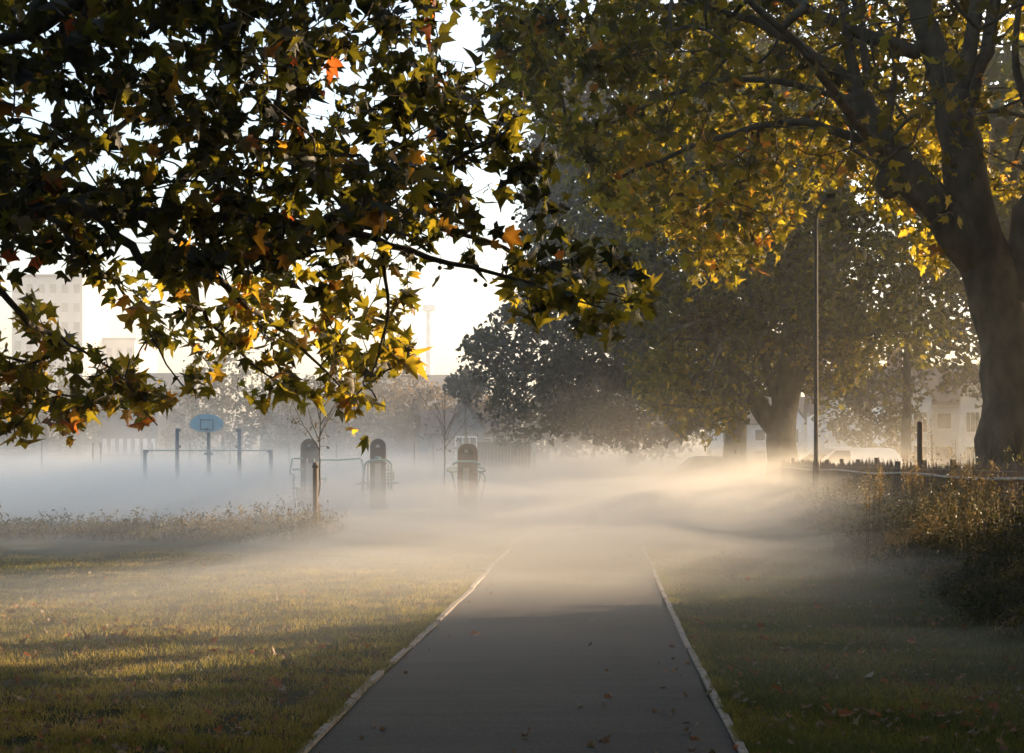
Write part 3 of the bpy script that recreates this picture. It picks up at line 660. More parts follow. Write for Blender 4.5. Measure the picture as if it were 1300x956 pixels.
b = MB(); X0 = (401.5-CX)*29/F
st = empty('tree_stake', (X0, 28.9, 0), 0, 'thick dark upright wooden stake with a short leaning prop at its foot', 'stake')
b.tube([(0, 0, -.1), (0, 0, 1.50), (0, 0, 1.535)], [.056, .054, .045], 12); b.build('post', 'old_timber', st)
b = MB(); b.box((.12, -.06, .2), (.03, .03, .44), ry=R(-14)); b.build('prop', 'old_timber', st)
b = MB(); b.tube([(0.0, 0, 1.45), (.045, .03, 1.45), (.09, .1, 1.45)], .012, 6); b.box((0, 0, 1.45), (.125, .125, .04)); b.build('tie_strap', 'rubber', st)

# ------------------------------------------------------------------ outdoor gym
def pylon(root, w_, h_, mat='dark_panel', t=.14):
    prof = [(-w_/2, 0)]+[(-w_/2*math.cos(a), h_-w_/2+w_/2*math.sin(a)) for a in np.linspace(0, math.pi, 15)]+[(w_/2, 0)]
    b = MB(); b.prism(prof, -t/2, t/2); b.build('pylon', mat, root)
    prof2 = [(-w_/2*.8, h_*.62)]+[(-w_/2*.8*math.cos(a), h_-w_/2+w_/2*.8*math.sin(a)) for a in np.linspace(0, math.pi, 13)]+[(w_/2*.8, h_*.62)]
    b = MB(); b.prism(prof2, -t/2-.01, -t/2-.002); b.build('sign_face', 'rubber_black', root)
    b = MB(); b.prism([(-.05, h_-.25), (.05, h_-.25), (.06, h_-.2), (0, h_-.15), (-.06, h_-.2)], -t/2-.014, -t/2-.011); b.build('emblem', 'grey_metal', root)
    b = MB(); b.box((0, -t/2-.03, h_*.50), (w_*.36, .05, h_*.36)); b.build('weight_cover', 'grey_metal', root, bevel=.008)
def at(px, py, D): return tuple(P(px, py, D))
def rel(o, px, py, D=None, dy=0):
    d = (D or o.location.y)+dy; p = P(px, py, d); return (p[0]-o.location.x, dy, p[2]-o.location.z)
# machine 1: chest press with seat
D_ = 41.0
m1 = empty('exercise_machine', (P(393, 0, D_)[0], D_, 0), 0, 'left exercise machine, arched dark pylon with pale green arms and seats, behind the stake', 'gym machine', 'outdoor exercise machines')
pylon(m1, .50, P(0, 557, D_)[2])
b = MB(); b.tube([rel(m1, 385, 582, dy=-.1), rel(m1, 373, 582, dy=-.15), rel(m1, 371, 583, dy=-.2), rel(m1, 368, 598, dy=-.3), rel(m1, 370, 602, dy=-.3), rel(m1, 375, 604, dy=-.3)], .022, 8)
b.tube([rel(m1, 371, 596, dy=-.3), rel(m1, 386, 596, dy=-.1)], .025, 8); b.build('left_arm', 'teal_metal', m1)
b = MB(); b.tube([rel(m1, 402, 608, dy=-.1), rel(m1, 415, 608, dy=-.2)], .025, 8); b.tube([rel(m1, 413, 608, dy=-.2), rel(m1, 413, 615, dy=-.2)], .022, 8); b.build('right_arm', 'teal_metal', m1)
for (x_, y_) in ((375, 605), (412, 617)):
    b = MB(); b.sphere(rel(m1, x_, y_, dy=-.32), .05, 10, 8); b.build('handle_end_glint', 'lens', m1)  # pale balls at the handle ends stand in for their glints
b = MB(); b.tube([rel(m1, 373, 604, dy=-.3), rel(m1, 373, 655, dy=-.3)], .025, 8); b.tube([rel(m1, 380, 620, dy=-.3), rel(m1, 381, 655, dy=-.3)], .03, 8); b.build('side_post', 'teal_metal', m1)
b = MB(); b.box(rel(m1, 378, 620, dy=-.35), (.32, .34, .05)); b.build('seat', 'teal_metal', m1, bevel=.01)
b = MB(); b.box(rel(m1, 378, 628, dy=-.25), (.1, .1, .34)); b.build('seat_support', 'teal_metal', m1)
b = MB(); b.box(rel(m1, 368, 640, dy=-.4), (.3, .4, .05)); b.build('foot_plate', 'dark_panel', m1)
b = MB(); b.tube([rel(m1, 390, 582, dy=-.1), rel(m1, 391, 640, dy=-.1)], .02, 6); b.tube([rel(m1, 399, 582, dy=-.1), rel(m1, 399, 640, dy=-.1)], .02, 6); b.build('guide_rod', 'grey_metal', m1)
# rail going right of machine 1
hr = empty('stretching_rail', (P(430, 0, 45)[0], 45, 0), 0, 'thin pale pipe rail between the left and middle exercise machines', 'rail')
b = MB(); b.tube([rel(hr, 404, 584), rel(hr, 430, 584), rel(hr, 458, 582)], .022, 8); b.build('top_pipe', 'teal_metal', hr)
for x_ in (404, 459):
    b = MB(); p_ = rel(hr, x_, 583); b.tube([p_, (p_[0]+(.05 if x_ > 450 else 0), 0, p_[2]-.25), (p_[0]+(.05 if x_ > 450 else 0), 0, 0)], .025, 8); b.build('leg', 'teal_metal', hr)
# machine 2: pull station
D_ = 40.0
m2 = empty('exercise_machine', (P(480, 0, D_)[0], D_, 0), 0, 'middle exercise machine, arched dark pylon with rounded pale green pipe frame around it', 'gym machine', 'outdoor exercise machines')
pylon(m2, .44, P(0, 557, D_)[2])
b = MB(); b.tube([rel(m2, 460, 624, dy=-.5), rel(m2, 462, 600, dy=-.5), rel(m2, 463, 590, dy=-.5), rel(m2, 467, 586, dy=-.5), rel(m2, 473, 584, dy=-.5), rel(m2, 490, 584, dy=-.5), rel(m2, 494, 586, dy=-.5), rel(m2, 497, 590, dy=-.5), rel(m2, 497, 622, dy=-.5)], .03, 10); b.build('pipe_frame', 'teal_metal', m2, True)
b = MB(); b.tube([rel(m2, 467, 622, dy=-.2), rel(m2, 467, 590, dy=-.2), rel(m2, 470, 586, dy=-.2), rel(m2, 488, 585, dy=-.2), rel(m2, 493, 590, dy=-.2), rel(m2, 493, 622, dy=-.2)], .022, 8); b.build('inner_pipe', 'grey_metal', m2, True)
b = MB()
for y_ in (597, 601, 605, 609, 613): b.tube([rel(m2, 489, y_, dy=-.3), rel(m2, 499, y_, dy=-.45)], .02, 6)
b.tube([rel(m2, 499, 597, dy=-.45), rel(m2, 500, 604, dy=-.45), rel(m2, 499, 609, dy=-.45)], .02, 6); b.build('grip_ladder', 'teal_metal', m2)
for x0_, x1_, y_ in ((452, 470, 614), (458, 464, 612), (489, 506, 613)):
    b = MB(); b.tube([rel(m2, x0_, y_, dy=-.5), rel(m2, x1_, y_, dy=-.5)], .025, 8); b.build('hand_grip', 'teal_metal', m2)
b = MB(); b.sphere(rel(m2, 480, 582, dy=-.14), .1, 12, 8, .7); b.build('pulley_cap', 'teal_metal', m2)
b = MB(); b.tube([rel(m2, 491, 640, dy=-.3), rel(m2, 493, 656, dy=-.4)], .035, 8); b.build('strut', 'grey_metal', m2)
b = MB(); b.box((0, -.45, .04), (.7, .8, .08)); b.build('base_plate', 'dark_panel', m2)
# machine 3: dip station
D_ = 38.0
m3 = empty('exercise_machine', (P(592, 0, D_)[0], D_, 0), 0, 'right exercise machine, brownish arched pylon with curled handles and slanting legs, nearest the path', 'gym machine', 'outdoor exercise machines')
pylon(m3, .46, P(0, 563, D_)[2], 'court_boards')
b = MB(); b.prism([(-.23*math.cos(a)+.07, P(0, 563, D_)[2]-.23+.23*math.sin(a)) for a in np.linspace(0, math.pi, 13)]+[(.30, 0), (-.16, 0)], .10, .16); b.build('rear_panel', 'court_boards', m3)
b = MB(); b.tube([rel(m3, 574, 590, dy=-.5), rel(m3, 578, 588, dy=-.5), rel(m3, 582, 586, dy=-.4), rel(m3, 602, 586, dy=-.4), rel(m3, 606, 588, dy=-.5), rel(m3, 610, 590, dy=-.5)], .03, 8); b.build('top_pipe', 'teal_metal', m3, True)
for s_ in (-1, 1):
    cx_ = 592+s_*20
    b = MB(); b.tube([rel(m3, 592+s_*13, 594, dy=-.3), rel(m3, cx_-s_*4, 593, dy=-.5), rel(m3, cx_+s_*3, 595, dy=-.7), rel(m3, cx_+s_*4, 597.5, dy=-.7), rel(m3, cx_, 599, dy=-.6), rel(m3, 592+s_*12, 599, dy=-.3)], .026, 8); b.build('curled_handle', 'teal_metal', m3, True)
    b = MB(); b.tube([rel(m3, 592+s_*18, 600, dy=-.4), rel(m3, 592+s_*13, 625, dy=-.3), rel(m3, 592+s_*11, 650, dy=-.2)], .02, 8); b.build('slanting_leg', 'teal_metal', m3)
b = MB(); b.tube([rel(m3, 612, 600, dy=-.4), rel(m3, 616, 606, dy=-.5), rel(m3, 612, 630, dy=-.5), rel(m3, 608, 640, dy=-.5)], .02, 6); b.build('outer_leg', 'teal_metal', m3)
b = MB(); b.tube([rel(m3, 602, 640, dy=-.6), rel(m3, 606, 662, dy=-.7)], .03, 8); b.build('pedal_arm', 'grey_metal', m3)
b = MB(); b.box((0, -.4, .04), (.7, .8, .08)); b.build('base_plate', 'dark_panel', m3)

# pull-up rig and basketball hoop
D_ = 62.0
rig = empty('pull_up_rig', (P(264, 0, D_)[0], D_, 0), 0, 'steel pull-up bar rig with four posts, two tall ones in the middle', 'exercise rig')
for x_, t_, nm in ((184, 571, 1), (225, 544, 2), (304, 544, 2), (344, 571, 1)):
    b = MB(); a_ = rel(rig, x_, t_); b.tube([(a_[0], 0, 0), (a_[0], 0, a_[2])], .085, 12); o = b.build('post', 'steel_blue', rig, True)
    s_ = 1 if x_ < 264 else -1
    for z_ in ((t_+2, 606) if nm == 1 else (t_+2, 567)):
        b = MB(); b.sphere((a_[0]+s_*.1, 0, EYE+(HY-z_)*D_/F), .075, 8, 6); b.build('clamp', 'steel_blue', rig)
for x0_, x1_ in ((184, 225), (225, 304), (304, 344)):
    b = MB(); b.tube([rel(rig, x0_, 572), rel(rig, x1_, 572)], .028, 8); b.build('bar', 'teal_metal', rig)
D_ = 63.5
hp = empty('basketball_hoop', (P(265, 0, D_)[0], D_, 0), 0, 'basketball hoop with blue fan shaped backboard on a dark pole', 'basketball hoop')
b = MB(); b.tube([(0, 0, 0), (0, 0, P(0, 550, D_)[2])], .09, 12); b.tube([(0, 0, P(0, 550, D_)[2]), (0, -.35, P(0, 545, D_)[2])], .07, 10); b.build('pole', 'steel_blue', hp, True)
b = MB(); zc = P(0, 538.5, D_)[2]
prof = []
for a in np.linspace(0, 2*math.pi, 32, endpoint=False):
    c_, s_ = math.cos(a), math.sin(a); prof.append((.75*c_, zc-.02+(.47*s_ if s_ > 0 else .36*s_)))
b.prism(prof, -.42, -.38); b.build('backboard', 'board_blue', hp)
b = MB(); zz = zc-.02
for (c_, d_) in (((0, -.425, zz+.2), (.60, .008, .04)), ((0, -.425, zz-.22), (.60, .008, .04)), ((-.28, -.425, zz-.01), (.04, .008, .38)), ((.28, -.425, zz-.01), (.04, .008, .38))): b.box(c_, d_)
b.build('target_square', 'steel_blue', hp)
b = MB(); b.tube([(.225*math.cos(a), -.68+.225*math.sin(a), zz-.22) for a in np.linspace(0, 2*math.pi, 24)], .01, 6, False); b.box((0, -.44, zz-.22), (.12, .03, .1)); b.build('rim', 'steel_blue', hp)
for z_ in (576, 600):
    b = MB(); b.box((0, 0, P(0, z_, D_)[2]), (.34, .2, .1)); b.build('collar', 'steel_blue', hp, bevel=.02)

# ball court fence
D_ = 80.0
cf = empty('court_fence', (P(330, 0, D_)[0], D_, 0), 0, 'tall thin wire court fence with slim posts standing in the mist', 'fence')
for x_ in (-60, 53, 118, 128, 180, 193, 241, 292, 367, 427, 487, 526, 550, 610, 650):
    b = MB(); a_ = rel(cf, x_, 562 if x_ not in (53, 367) else 560); b.tube([(a_[0], 0, 0), a_], .035, 6); b.build('post', 'steel_blue', cf)
b = MB(); x0_ = rel(cf, -60, 570)[0]; x1_ = rel(cf, 650, 570)[0]
for z_ in np.arange(.3, 2.5, .22): b.box(((x0_+x1_)/2, .02, z_), (x1_-x0_, .012, .012))
for x_ in np.arange(x0_, x1_, .5): b.box((x_, .035, 1.2), (.01, .01, 2.4))
b.build('wire_mesh', 'grey_metal', cf)
D_ = 72.0
sh = empty('wooden_goal_wall', (P(640, 0, D_)[0], D_, 0), 0, 'brown boarded kickboard wall with a pale end post in the mist beside the path', 'wall')
b = MB(); a0 = rel(sh, 606, 561); a1 = rel(sh, 674, 561)
nb = 16
for k in range(nb): b.box((a0[0]+(k+.5)*(a1[0]-a0[0])/nb, 0, a0[2]/2), ((a1[0]-a0[0])/nb-.012, .05, a0[2]-.02*(k % 3)))
b.build('boards', 'court_boards', sh)
b = MB(); p_ = rel(sh, 678, 560); b.box((p_[0], 0, p_[2]/2), (.22, .12, p_[2])); b.build('end_post', 'white_paint', sh)
b = MB(); b.box(((a0[0]+a1[0])/2, 0, a0[2]+.04), (a1[0]-a0[0], .12, .06)); b.build('top_rail', 'grey_metal', sh)

# ------------------------------------------------------------------ street lamp
D_ = 36.0
lp = empty('street_lamp', (P(1036, 0, D_)[0], D_, .3), 0, 'slim dark street lamp column rising into the leaves beside the forked trunk', 'street lamp')
b = MB(); b.tube([(0, 0, -.1), (0, 0, 1.2), (0, 0, 1.25), (0, 0, 7.4)], [.085, .085, .058, .045], 12); b.build('column', 'lamp_black', lp, True)
b = MB(); b.tube([(0, 0, 7.35), (.03, -.15, 7.6), (.1, -.6, 7.75)], .03, 8); b.build('arm', 'lamp_black', lp)
b = MB(); b.box((.12, -.85, 7.76), (.22, .55, .12)); b.build('lamp_head', 'lamp_black', lp, bevel=.03)
b = MB(); b.box((0, -.086, .75), (.1, .01, .5)); b.build('access_door', 'lamp_black', lp)

# ------------------------------------------------------------------ paling fence
FO = 5.6
pf = empty('paling_fence', (PS*20+FO, 20, .35), 0, 'chestnut paling fence with uneven pointed tops above the weeds on the right bank', 'fence')
b = MB(); r = np.random.default_rng(9); y = 9.0
while y < 44:
    x = PS*y+FO-(PS*20+FO); h = 1.22+.03*math.sin(y*.7)+r.normal()*.035; lean = r.normal()*.025; w_ = .022+r.random()*.012
    z0 = float(ground_z(PS*y+FO, y))-.35-.05
    vs = []
    for dx, dy in ((-.006, -w_/2), (.006, -w_/2), (.006, w_/2), (-.006, w_/2)): vs.append((x+dx, y-20+dy, z0))
    for dx, dy in ((-.006, -w_/2), (.006, -w_/2), (.006, w_/2), (-.006, w_/2)): vs.append((x+dx+lean*.3, y-20+dy+lean, h-.1))
    vs.append((x+lean*.3, y-20+lean, h))
    b.add(vs, [(0, 1, 5, 4), (1, 2, 6, 5), (2, 3, 7, 6), (3, 0, 4, 7), (4, 5, 8), (5, 6, 8), (6, 7, 8), (7, 4, 8)])
    y += .062+r.random()*.02
b.build('pales', 'paling_wood', pf)
y = 10.2
while y < 44:
    x = PS*y+FO-(PS*20+FO)+.06; b = MB(); b.tube([(x, y-20, -.2), (x, y-20, 1.25+r.normal()*.02)], .05, 8); b.build('post', 'old_timber', pf); y += 2.1
b = MB(); b.tube([(PS*y+FO-(PS*20+FO)-.04, y-20, .98+.02*math.sin(y*.8)) for y in np.arange(9, 44, .7)], .022, 6); b.build('rail', 'pale_rail', pf, True)
b = MB(); b.tube([(PS*y+FO-(PS*20+FO)-.016, y-20, 1.08) for y in np.arange(9, 44, 1.)], .002, 4); b.tube([(PS*y+FO-(PS*20+FO)-.016, y-20, .35) for y in np.arange(9, 44, 1.)], .004, 4); b.build('wire', 'grey_metal', pf)
p_ = P(1168, 537, 27); b = MB(); b.tube([(0, 0, -.1), (0, 0, p_[2]-.35), (0, 0, p_[2]-.32)], [.058, .056, .045], 10)
o = b.build('wooden_post', 'paling_wood'); o.location = (p_[0], 27, .35); tag(o, 'tall rough timber post rising above the paling fence in front of the white house', 'post')

# ------------------------------------------------------------------ houses on the street
def house(name, loc, rz, w_, dp, eave, ridge, label, gables, wallmat='render_wall', chim=((.2, .5),), group='houses beyond the fence', bay=True):
    h = empty(name, loc, rz, label, 'house', group)
    b = MB(); b.prism([(-w_/2, 0), (w_/2, 0), (w_/2, eave), (-w_/2, eave)], 0, dp); b.build('wall', wallmat, h)
    b = MB(); o_ = .35
    prof = [(-o_, eave-.12), (dp/2, ridge), (dp+o_, eave-.12), (dp+o_, eave-.3), (dp/2, ridge-.2), (-o_, eave-.3)]
    vs = [(-w_/2-.3, y_, z_) for y_, z_ in prof]+[(w_/2+.3, y_, z_) for y_, z_ in prof]; n = 6
    b.add(vs, [tuple(range(n)), tuple(range(2*n-1, n-1, -1))]+[(i, i+n, (i+1) % n+n, (i+1) % n) for i in range(n)])
    b.add([(-w_/2, 0, eave-.3), (-w_/2, dp, eave-.3), (-w_/2, dp/2, ridge-.22)], [(0, 1, 2)]); b.add([(w_/2, 0, eave-.3), (w_/2, dp, eave-.3), (w_/2, dp/2, ridge-.22)], [(0, 1, 2)])
    rf = b.build('roof', 'roof_tile', h)
    for cx_, fy in chim:
        b = MB(); b.box((cx_*w_-w_/2, dp*fy, ridge+.35), (.9, .5, 1.5)); b.build('chimney', 'brick', rf)
        for k in (-.25, .05, .3):
            b = MB(); b.tube([(cx_*w_-w_/2+k, dp*fy, ridge+1.1), (cx_*w_-w_/2+k, dp*fy, ridge+1.42)], [.11, .09], 8); b.build('chimney_pot', 'brick', rf)
    for gx_, gw in gables:                      # projecting bays under little gables
        x0, x1 = gx_-gw/2, gx_+gw/2
        if bay:
            b = MB(); b.box((gx_, -.45, eave/2), (gw, .9, eave)); b.build('bay', wallmat, h)
        b = MB(); b.prism([(x0-.1, eave), (x1+.1, eave), (gx_, eave+gw*.72)], -.92, dp*.3); g_ = b.build('gable', wallmat, h)
        b = MB(); b.prism([(x0-.3, eave-.1), (gx_, eave+gw*.80), (x1+.3, eave-.1), (x1+.3, eave+.08), (gx_, eave+gw*.95), (x0-.3, eave+.08)], -1.1, dp*.3+.1); b.build('gable_roof', 'roof_tile', h)
        for z_ in (eave*.25+.25, eave*.72):
            fr = MB(); fr.box((gx_, -.93, z_), (gw*.62, .08, 1.35)); f_ = fr.build('window', 'white_paint', h)
            pn = MB()
            for k in (-1, 0, 1): pn.box((gx_+k*gw*.19, -.975, z_), (gw*.165, .02, 1.15))
            pn.build('pane', 'dark_glass', f_)
    dx = (gables[0][0]+gables[-1][0])/2 if len(gables) > 1 else w_*.35
    b = MB(); b.box((dx, -.03, 1.02), (.95, .08, 2.04)); d_ = b.build('door', 'lamp_black', h); b = MB(); b.sphere((dx+.35, -.09, 1.0), .04, 8, 6); b.build('handle', 'grey_metal', d_)
    fr = MB(); fr.box((dx, -.02, eave*.74), (1.0, .07, 1.1)); f_ = fr.build('window', 'white_paint', h); pn = MB(); pn.box((dx, -.06, eave*.74), (.8, .03, .9)); pn.build('pane', 'dark_glass', f_)
    return h
hx = P(1215, 0, 86)
house('house', (hx[0], 86, .3), R(-8), 8.4, 8, 4.9, 7.2, 'white rendered house with bay windows and dark gabled roof left of the thick trunk', [(-2.3, 1.35), (.75, 1.35)], chim=((.12, .5),))
hx = P(1100, 0, 104)
house('house', (hx[0], 104, .3), R(-8), 7.5, 8, 4.9, 7.2, 'pale house half hidden behind the parked white car', [(-2.0, 2.0), (2.0, 2.0)], chim=((.5, .5),))
hx = P(965, 0, 124)
house('house', (hx[0], 124, .3), R(-8), 9, 8, 4.6, 6.9, 'distant pale house glimpsed left of the forked trunk', [(-2.6, 2.2), (2.6, 2.2)], chim=((.8, .5),))
hx = P(586, 0, 104)
house('house', (hx[0], 104, 0), R(10), 5.0, 6, 3.6, 5.3, 'small hazy gabled house with tall chimney left of the dark crown', [(.2, 2.6)], wallmat='grey_wall', chim=((.62, .1),), group='hazy buildings behind the sports court')
# far buildings
def block(name, label, px0, px1, top, D, mat, nwx, nwz, dp=14, wm='dark_glass', group='hazy buildings behind the sports court', step_=None):
    x0, x1 = (px0-CX)*D/F, (px1-CX)*D/F; H_ = EYE+(HY-top)*D/F; cx_ = (x0+x1)/2
    h = empty(name, (cx_, D, 0), 0, label, 'building', group)
    b = MB(); b.box((0, dp/2, H_/2), (x1-x0, dp, H_)); b.build('wall', mat, h)
    b = MB(); b.box((0, dp/2, H_+.2), (x1-x0+.4, dp+.4, .4)); b.build('roof', 'grey_wall', h)
    W = x1-x0
    for j in range(nwz):
        z_ = H_*(j+.6)/(nwz+.2)
        for i in range(nwx):
            b = MB(); b.box((-W/2+W*(i+.5)/nwx, -.03, z_), (W/nwx*.5, .08, min(1.4, H_/nwz*.45))); b.build('window', wm, h)
    return h
block('tower_block', 'tall pale tower block rising above the haze at the far left', 15, 105, 352, 205, 'concrete_far', 6, 10)
block('tower_block', 'lower pale tower block stepping down to the right of the tallest one', 106, 171, 432, 215, 'concrete_far', 5, 6)
block('long_building', 'long grey flat roofed building behind the basketball board', 120, 250, 478, 165, 'grey_wall', 10, 3)
block('long_building', 'long grey flat roofed building behind the middle and right exercise machines', 440, 612, 480, 170, 'grey_wall', 12, 3)
block('pavilion', 'low pavilion with a row of pale framed windows left of the basketball board', 128, 200, 528, 128, 'grey_wall', 7, 1, 3, 'render_wall')
block('long_building', 'low grey building at the far left edge behind the court fence', -60, 60, 510, 150, 'grey_wall', 8, 2)
block('long_building', 'low grey building behind the young staked tree', 330, 440, 505, 155, 'grey_wall', 8, 2)
D_ = 190
ms = empty('tall_mast', (P(545, 0, D_)[0], D_, 0), 0, 'faint pale tall mast with wide head in the bright gap of sky', 'mast')
zt = P(0, 395, D_)[2]; b = MB(); b.tube([(0, 0, 0), (0, 0, zt)], [.55, .4], 10); b.build('column', 'render_wall', ms)
b = MB(); b.box((0, 0, zt+.4), (1.7, 1.2, .8)); b.build('head', 'render_wall', ms, bevel=.1)

# ------------------------------------------------------------------ parked cars
def car(name, loc, rz, H_, label, paint, van=False):
    c = empty(name, loc, rz, label, 'van' if van else 'car', 'cars parked on the street beyond the fence')
    L, W = 4.4, 1.82
    body = [(-2.2, .35), (-2.2, .75), (-2.1, .95), (-1.35, 1.05), (2.05, 1.05), (2.2, .9), (2.2, .35)]
    b = MB(); b.prism(body, -W/2, W/2); b.build('body', paint, c, bevel=.04)
    cab = [(-1.3, 1.05), (-.55, H_-.06), (-.2, H_), (1.55, H_-.02), (1.8, H_-.15), (2.05, 1.05)]
    vs = []
    for s_, y_ in ((-1, -W/2+.02), (1, W/2-.02)):
        for x_, z_ in cab: k = (z_-1.05)/(H_-1.05); vs.append((x_, y_-s_*.16*k, z_))
    n = 6
    b = MB(); b.add(vs, [tuple(range(n)), tuple(range(2*n-1, n-1, -1))]+[(i, i+n, (i+1) % n+n, (i+1) % n) for i in range(n)]); b.build('cabin', paint, c, bevel=.03)
    b = MB()
    for s_ in (-1, 1):
        k0 = .16*.12; k1 = .16*.82; h0 = 1.05+(H_-1.05)*.12; h1 = 1.05+(H_-1.05)*.8
        for xs_ in ((-1.05, -.55, -.0, -.0), (.12, .12, .95, .95), (1.06, 1.06, 1.82, 1.7))[:1 if van else 3]:
            y0 = s_*(W/2-.02-k0+.006); y1 = s_*(W/2-.02-k1+.006)
            b.add([(xs_[0], y0, h0), (xs_[1], y1, h1), (xs_[3], y1, h1), (xs_[2], y0, h0)], [(0, 1, 2, 3)])
    b.build('side_windows', 'dark_glass', c)
    b = MB(); b.add([(-1.24, -W/2+.12, 1.12), (-1.24, W/2-.12, 1.12), (-.62, W/2-.24, H_-.12), (-.62, -W/2+.24, H_-.12)], [(0, 1, 2, 3)]); b.build('windscreen', 'dark_glass', c)
    for x_ in (-1.4, 1.4):
        for s_ in (-1, 1):
            b = MB(); b.tube([(x_, s_*(W/2-.2), .33), (x_, s_*(W/2+.01), .33)], .33, 20); w_ = b.build('wheel', 'rubber', c)
            b = MB(); b.tube([(x_, s_*(W/2+.0), .33), (x_, s_*(W/2+.02), .33)], .2, 14); b.build('rim', 'grey_metal', w_)
    for s_ in (-1, 1):
        b = MB(); b.box((-2.19, s_*.65, .78), (.06, .36, .16)); b.build('headlight', 'lens', c)
        b = MB(); b.box((2.19, s_*.72, .8), (.06, .2, .24)); b.build('tail_light', 'red_lens', c)
        b = MB(); b.box((-.95, s_*(W/2+.07), 1.12), (.12, .16, .12)); b.build('mirror', paint, c)
    return c
car('parked_van', (P(1066, 0, 50)[0], 50, .39), R(14), 1.62, 'small white panel van parked beyond the fence beside the lamp column', 'car_white', True)
car('parked_car', (P(893, 0, 68)[0], 68, .0), R(4), 1.75, 'grey car parked far off below the golden drooping leaves', 'car_grey')


# ------------------------------------------------------------------ grass, weeds, litter
def blades(name, label, n, xf, y0, y1, h, mat, tone, seed, dens=None, bias=1.6):
    r = np.random.default_rng(seed)
    Y = y0+(y1-y0)*r.random(n)**bias; X = xf(Y, r)
    if dens is not None: k = dens(X, Y, r); X, Y = X[k], Y[k]
    n = len(X); Z = ground_z(X, Y)
    hh = h*np.clip(r.normal(1, .35, n), .3, 2); a = r.random(n)*6.28; lean = r.normal(size=(n, 2))*.45; wd = .0035+.0015*r.random(n)
    base = np.stack([X, Y, Z-.004], 1); sx = np.stack([np.cos(a)*wd, np.sin(a)*wd, 0*a], 1)
    tipv = base+np.stack([lean[:, 0]*hh, lean[:, 1]*hh, hh], 1); 
    V = np.stack([base-sx, base+sx, tipv], 1).reshape(-1, 3)
    o = np_mesh(name, V, np.arange(3*n).reshape(-1, 3), mat, None, np.repeat(tone(X, Y, r), 3)); tag(o, label, 'grass', kind='stuff')
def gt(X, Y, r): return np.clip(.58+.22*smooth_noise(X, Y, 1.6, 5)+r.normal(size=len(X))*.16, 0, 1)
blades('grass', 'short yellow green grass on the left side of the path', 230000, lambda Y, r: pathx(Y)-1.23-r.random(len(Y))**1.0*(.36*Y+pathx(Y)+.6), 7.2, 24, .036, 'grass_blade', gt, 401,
       lambda X, Y, r: r.random(len(X)) < .55+.45*smooth_noise(X, Y, .5, 61))
blades('grass', 'thin shaded grass on the right verge', 110000, lambda Y, r: pathx(Y)+1.23+r.random(len(Y))*(.36*Y-pathx(Y)-.9), 7.2, 24, .034, 'grass_blade', lambda X, Y, r: np.clip(.16+.2*smooth_noise(X, Y, 1.5, 6)+r.normal(size=len(X))*.14, 0, 1), 402)  # blade tone set darker to deepen the shade on this side
for sg, off, lb in ((-1, 1.22, 'taller ragged grass creeping over the left edging'), (1, 1.22, 'taller ragged grass creeping over the right edging')):
    blades('grass', lb, 24000, (lambda sg, off: lambda Y, r: pathx(Y)+sg*(off-.03+np.abs(r.normal(size=len(Y)))*.06))(sg, off), 7.2, 26, .036, 'grass_blade', lambda X, Y, r: np.clip(.35+r.normal(size=len(X))*.2, 0, 1), 410+sg,
           lambda X, Y, r: smooth_noise(X*.2, Y, .9, 77) > -.2)
def weeds(name, label, n, xf, yf, hf, seed, mat='weed', tone=.4, leaf=.035):
    r = np.random.default_rng(seed); Y = yf(n, r); X = xf(Y, r); H_ = hf(X, Y, r); k = H_ > .08; X, Y, H_ = X[k], Y[k], H_[k]; n = len(X); Z = ground_z(X, Y)
    ln = r.normal(size=(n, 2))*.14*H_[:, None]; a = r.random(n)*6.28; wd = .004
    b0 = np.stack([X, Y, Z-.01], 1); tp = b0+np.concatenate([ln, H_[:, None]], 1); sx = np.stack([np.cos(a)*wd, np.sin(a)*wd, 0*a], 1)
    V1 = np.stack([b0-sx, b0+sx, tp], 1).reshape(-1, 3); T1 = np.arange(3*n).reshape(-1, 3)
    m = 9; t = r.random((n, m))**.7; pos = b0[:, None]*(1-t[..., None])+tp[:, None]*t[..., None]+r.normal(size=(n, m, 3))*.02; pos = pos.reshape(-1, 3)
    d = unit(r.normal(size=(n*m, 3))+np.array([0, 0, .3])); V2, T2 = leaf_arrays(pos, leaf*(.5+r.random(n*m)*1.2), d, DIAMOND*np.array([.6, 1]), DIAMOND_T, r=r)
    tn = np.clip(tone+.3*smooth_noise(X, Y, 2, seed)+r.normal(size=n)*.15, 0, 1)
    o = np_mesh(name, np.concatenate([V1, V2]), np.concatenate([T1, T2+len(V1)]), mat, None, np.concatenate([np.repeat(tn, 3), np.repeat(np.repeat(tn, m), 4)])); tag(o, label, 'weeds', kind='stuff')
def hbank(X, Y, r):
    xp = X-PS*Y; lim = 2.75+.12*np.sin(Y*.8)+.035*Y; t = np.clip((xp-lim-.1)/2.5, 0, 1)**1.4
    return (.04+(.72+.35*np.clip((Y-12)/8, 0, 1))*t)*np.clip(r.normal(1, .28, len(X)), .3, 1.8)*(xp > lim)
weeds('tall_weeds', 'dense dark tangle of tall weeds covering the right bank up to the fence', 22000, lambda Y, r: PS*Y+2.7+r.random(len(Y))*3.2, lambda n, r: 7.5+30*r.random(n)**1.5, hbank, 501, tone=.35)
